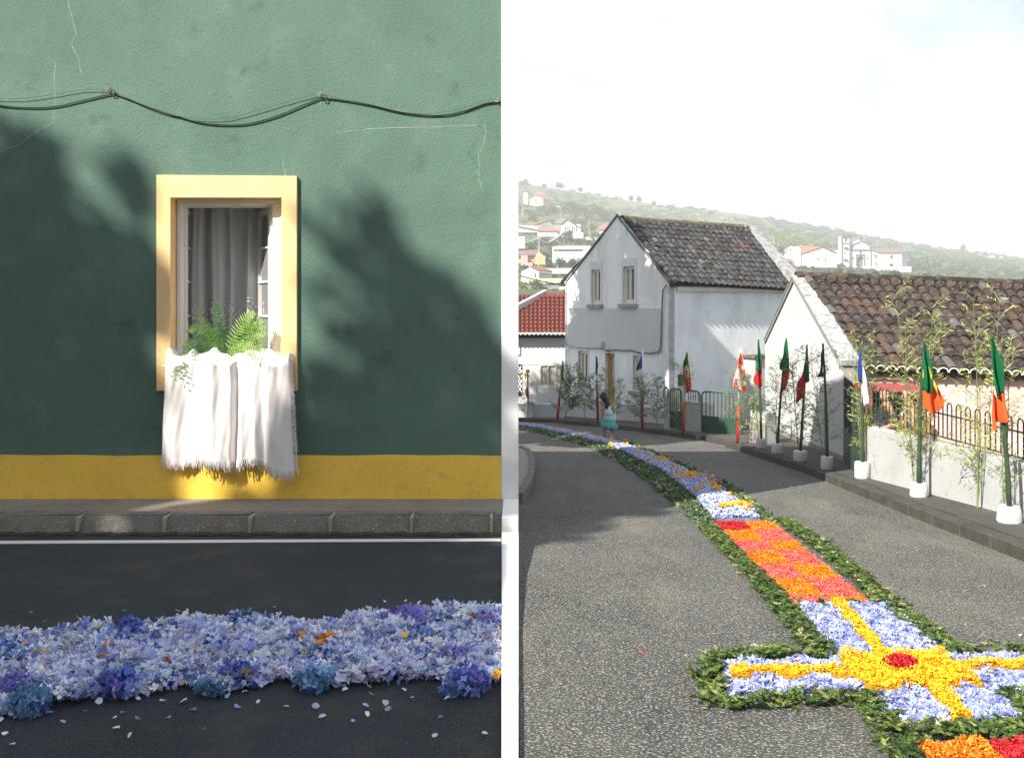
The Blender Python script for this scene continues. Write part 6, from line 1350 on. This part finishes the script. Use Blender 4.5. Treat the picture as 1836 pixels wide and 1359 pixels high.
for lo_, hi_, sz in ((100,260,.55),(260,450,1.0),(450,1000,1.9)):
    m_ = (dist >= lo_) & (dist < hi_)
    pieces('hillside_scrub', C[m_], sz, Cc[m_], m_leaf, 'broad', 1.0, kind='stuff', label={100:'green scrub and hedges on the near lower slope',260:'green scrub and hedges on the middle slope',450:'hazy woods and hedges on the upper slope'}[lo_])

# ------------------------------------------------------------------ what stands outside the picture and casts the shade
ob = thing('opposite_house', 'plain house across the lane behind the viewer', 'house', (-9,-3,0))  # unseen house, added so its roof edge shades the left lane
MB().box((-13,-12,-.5),(-6.15,2.3,5.9)).build('wall', M('opposite_wall', (.30,.29,.27), .9, .1, 1), ob); MB().box((-13.2,-12.2,5.902),(-5.86,2.4,6.02)).build('roof', m_tileC, ob)
def castpt(px, py, t): return Vector(((px-CX)/F*W, W, CZ+(HY-py)/F*W))+SUN*t
for i, (px, py, t, r_, la) in enumerate([(690,385,27,5.4,'tall dark cedar behind the viewer whose tip shades the wall right of the window'),(75,225,27,4.6,'tall dark cedar behind the viewer at the far left'),(235,270,30,3.2,'slim cedar between the two tall ones behind the viewer'),(860,560,25,5.0,'short broad cedar behind the viewer nearest the road'),(-150,250,27,4.4,'outermost cedar behind the viewer'),(640,560,24,4.4,'low cedar filling the row behind the viewer'),(130,430,28,4.2,'cedar just right of the far left one behind the viewer'),(760,500,28,4.6,'cedar right of the tallest one behind the viewer'),(950,660,24,4.5,'lowest cedar at the road end of the row behind the viewer'),(185,540,25,4.4,'low cedar in front of the row behind the viewer'),(232,470,23,3.4,'slender cedar in the gap left of the window line'),(30,370,28,4.4,'cedar filling the left end of the row behind the viewer'),(110,500,27,4.4,'cedar in the second rank at the left behind the viewer'),(600,640,24,5.2,'wide low cedar of the row, shading right beneath the window'),(870,680,25,5.4,'wide low cedar of the row nearest the corner'),(80,560,26,5.4,'wide low cedar at the far left of the row')]):
    tp = castpt(px, py, t); tree('cedar_tree', la, (tp.x,tp.y,-.2), tp.z+.2, r_, TD, 12000, .42, 500+i, group='cedars behind the viewer', form='cone', low=.18)
for i, (x, y, h_, r_) in enumerate([(-3.5,-10.5,16,3.6),(.5,-9,16.5,3.4),(4.5,-9.5,16,3.6),(8.5,-9,15.5,3.5),(2.5,-13,18,4),(-7.5,-14,17,4)]):  # unseen trees, added to keep sky light off the green wall
    tree('garden_tree', ['dark tree straight behind the viewer, left end','dark tree straight behind the viewer','dark tree behind the viewer to the right','dark tree behind the viewer, right end','tallest dark tree behind the viewer','dark tree behind the opposite house'][i], (x,y,-.2), h_, r_, TD, 9000, .5, 540+i, group='dark garden trees behind the viewer', low=.04)
for i, (x, y, h_, r_) in enumerate([(-3.3,20.5,14.0,2.6),(-4.6,24.5,15.5,3.6),(-7.5,21.5,15.5,3.8),(-4.3,17.6,12.5,2.8)]):  # hidden trees, added to shade the gabled house and the road
    if x+r_ > -.8: r_ = -.8-x
    tree('garden_tree', ['leafy tree nearest the road behind the green house','broad tree farthest behind the green house','tall tree set back behind the green house','smaller tree closest to the back of the green house'][i], (x,y,gz(min(y,34))), h_, r_, TG, 7500, .34, 520+i, group='trees behind the green house', low=.2)

# ------------------------------------------------------------------ air
hz = MB().box((-1300,-70,-6),(1300,1480,170)).build('haze', None); tag(hz, kind='stuff')
m, t, b, l = nodes('haze_air'); t.nodes.remove(b); pv_ = t.nodes.new('ShaderNodeVolumePrincipled'); pv_.inputs['Color'].default_value = (.93,.96,1,1); pv_.inputs['Density'].default_value = .0007; pv_.inputs['Anisotropy'].default_value = 0
l(pv_.outputs[0], t.nodes['Material Output'].inputs['Volume']); hz.data.materials.append(m)
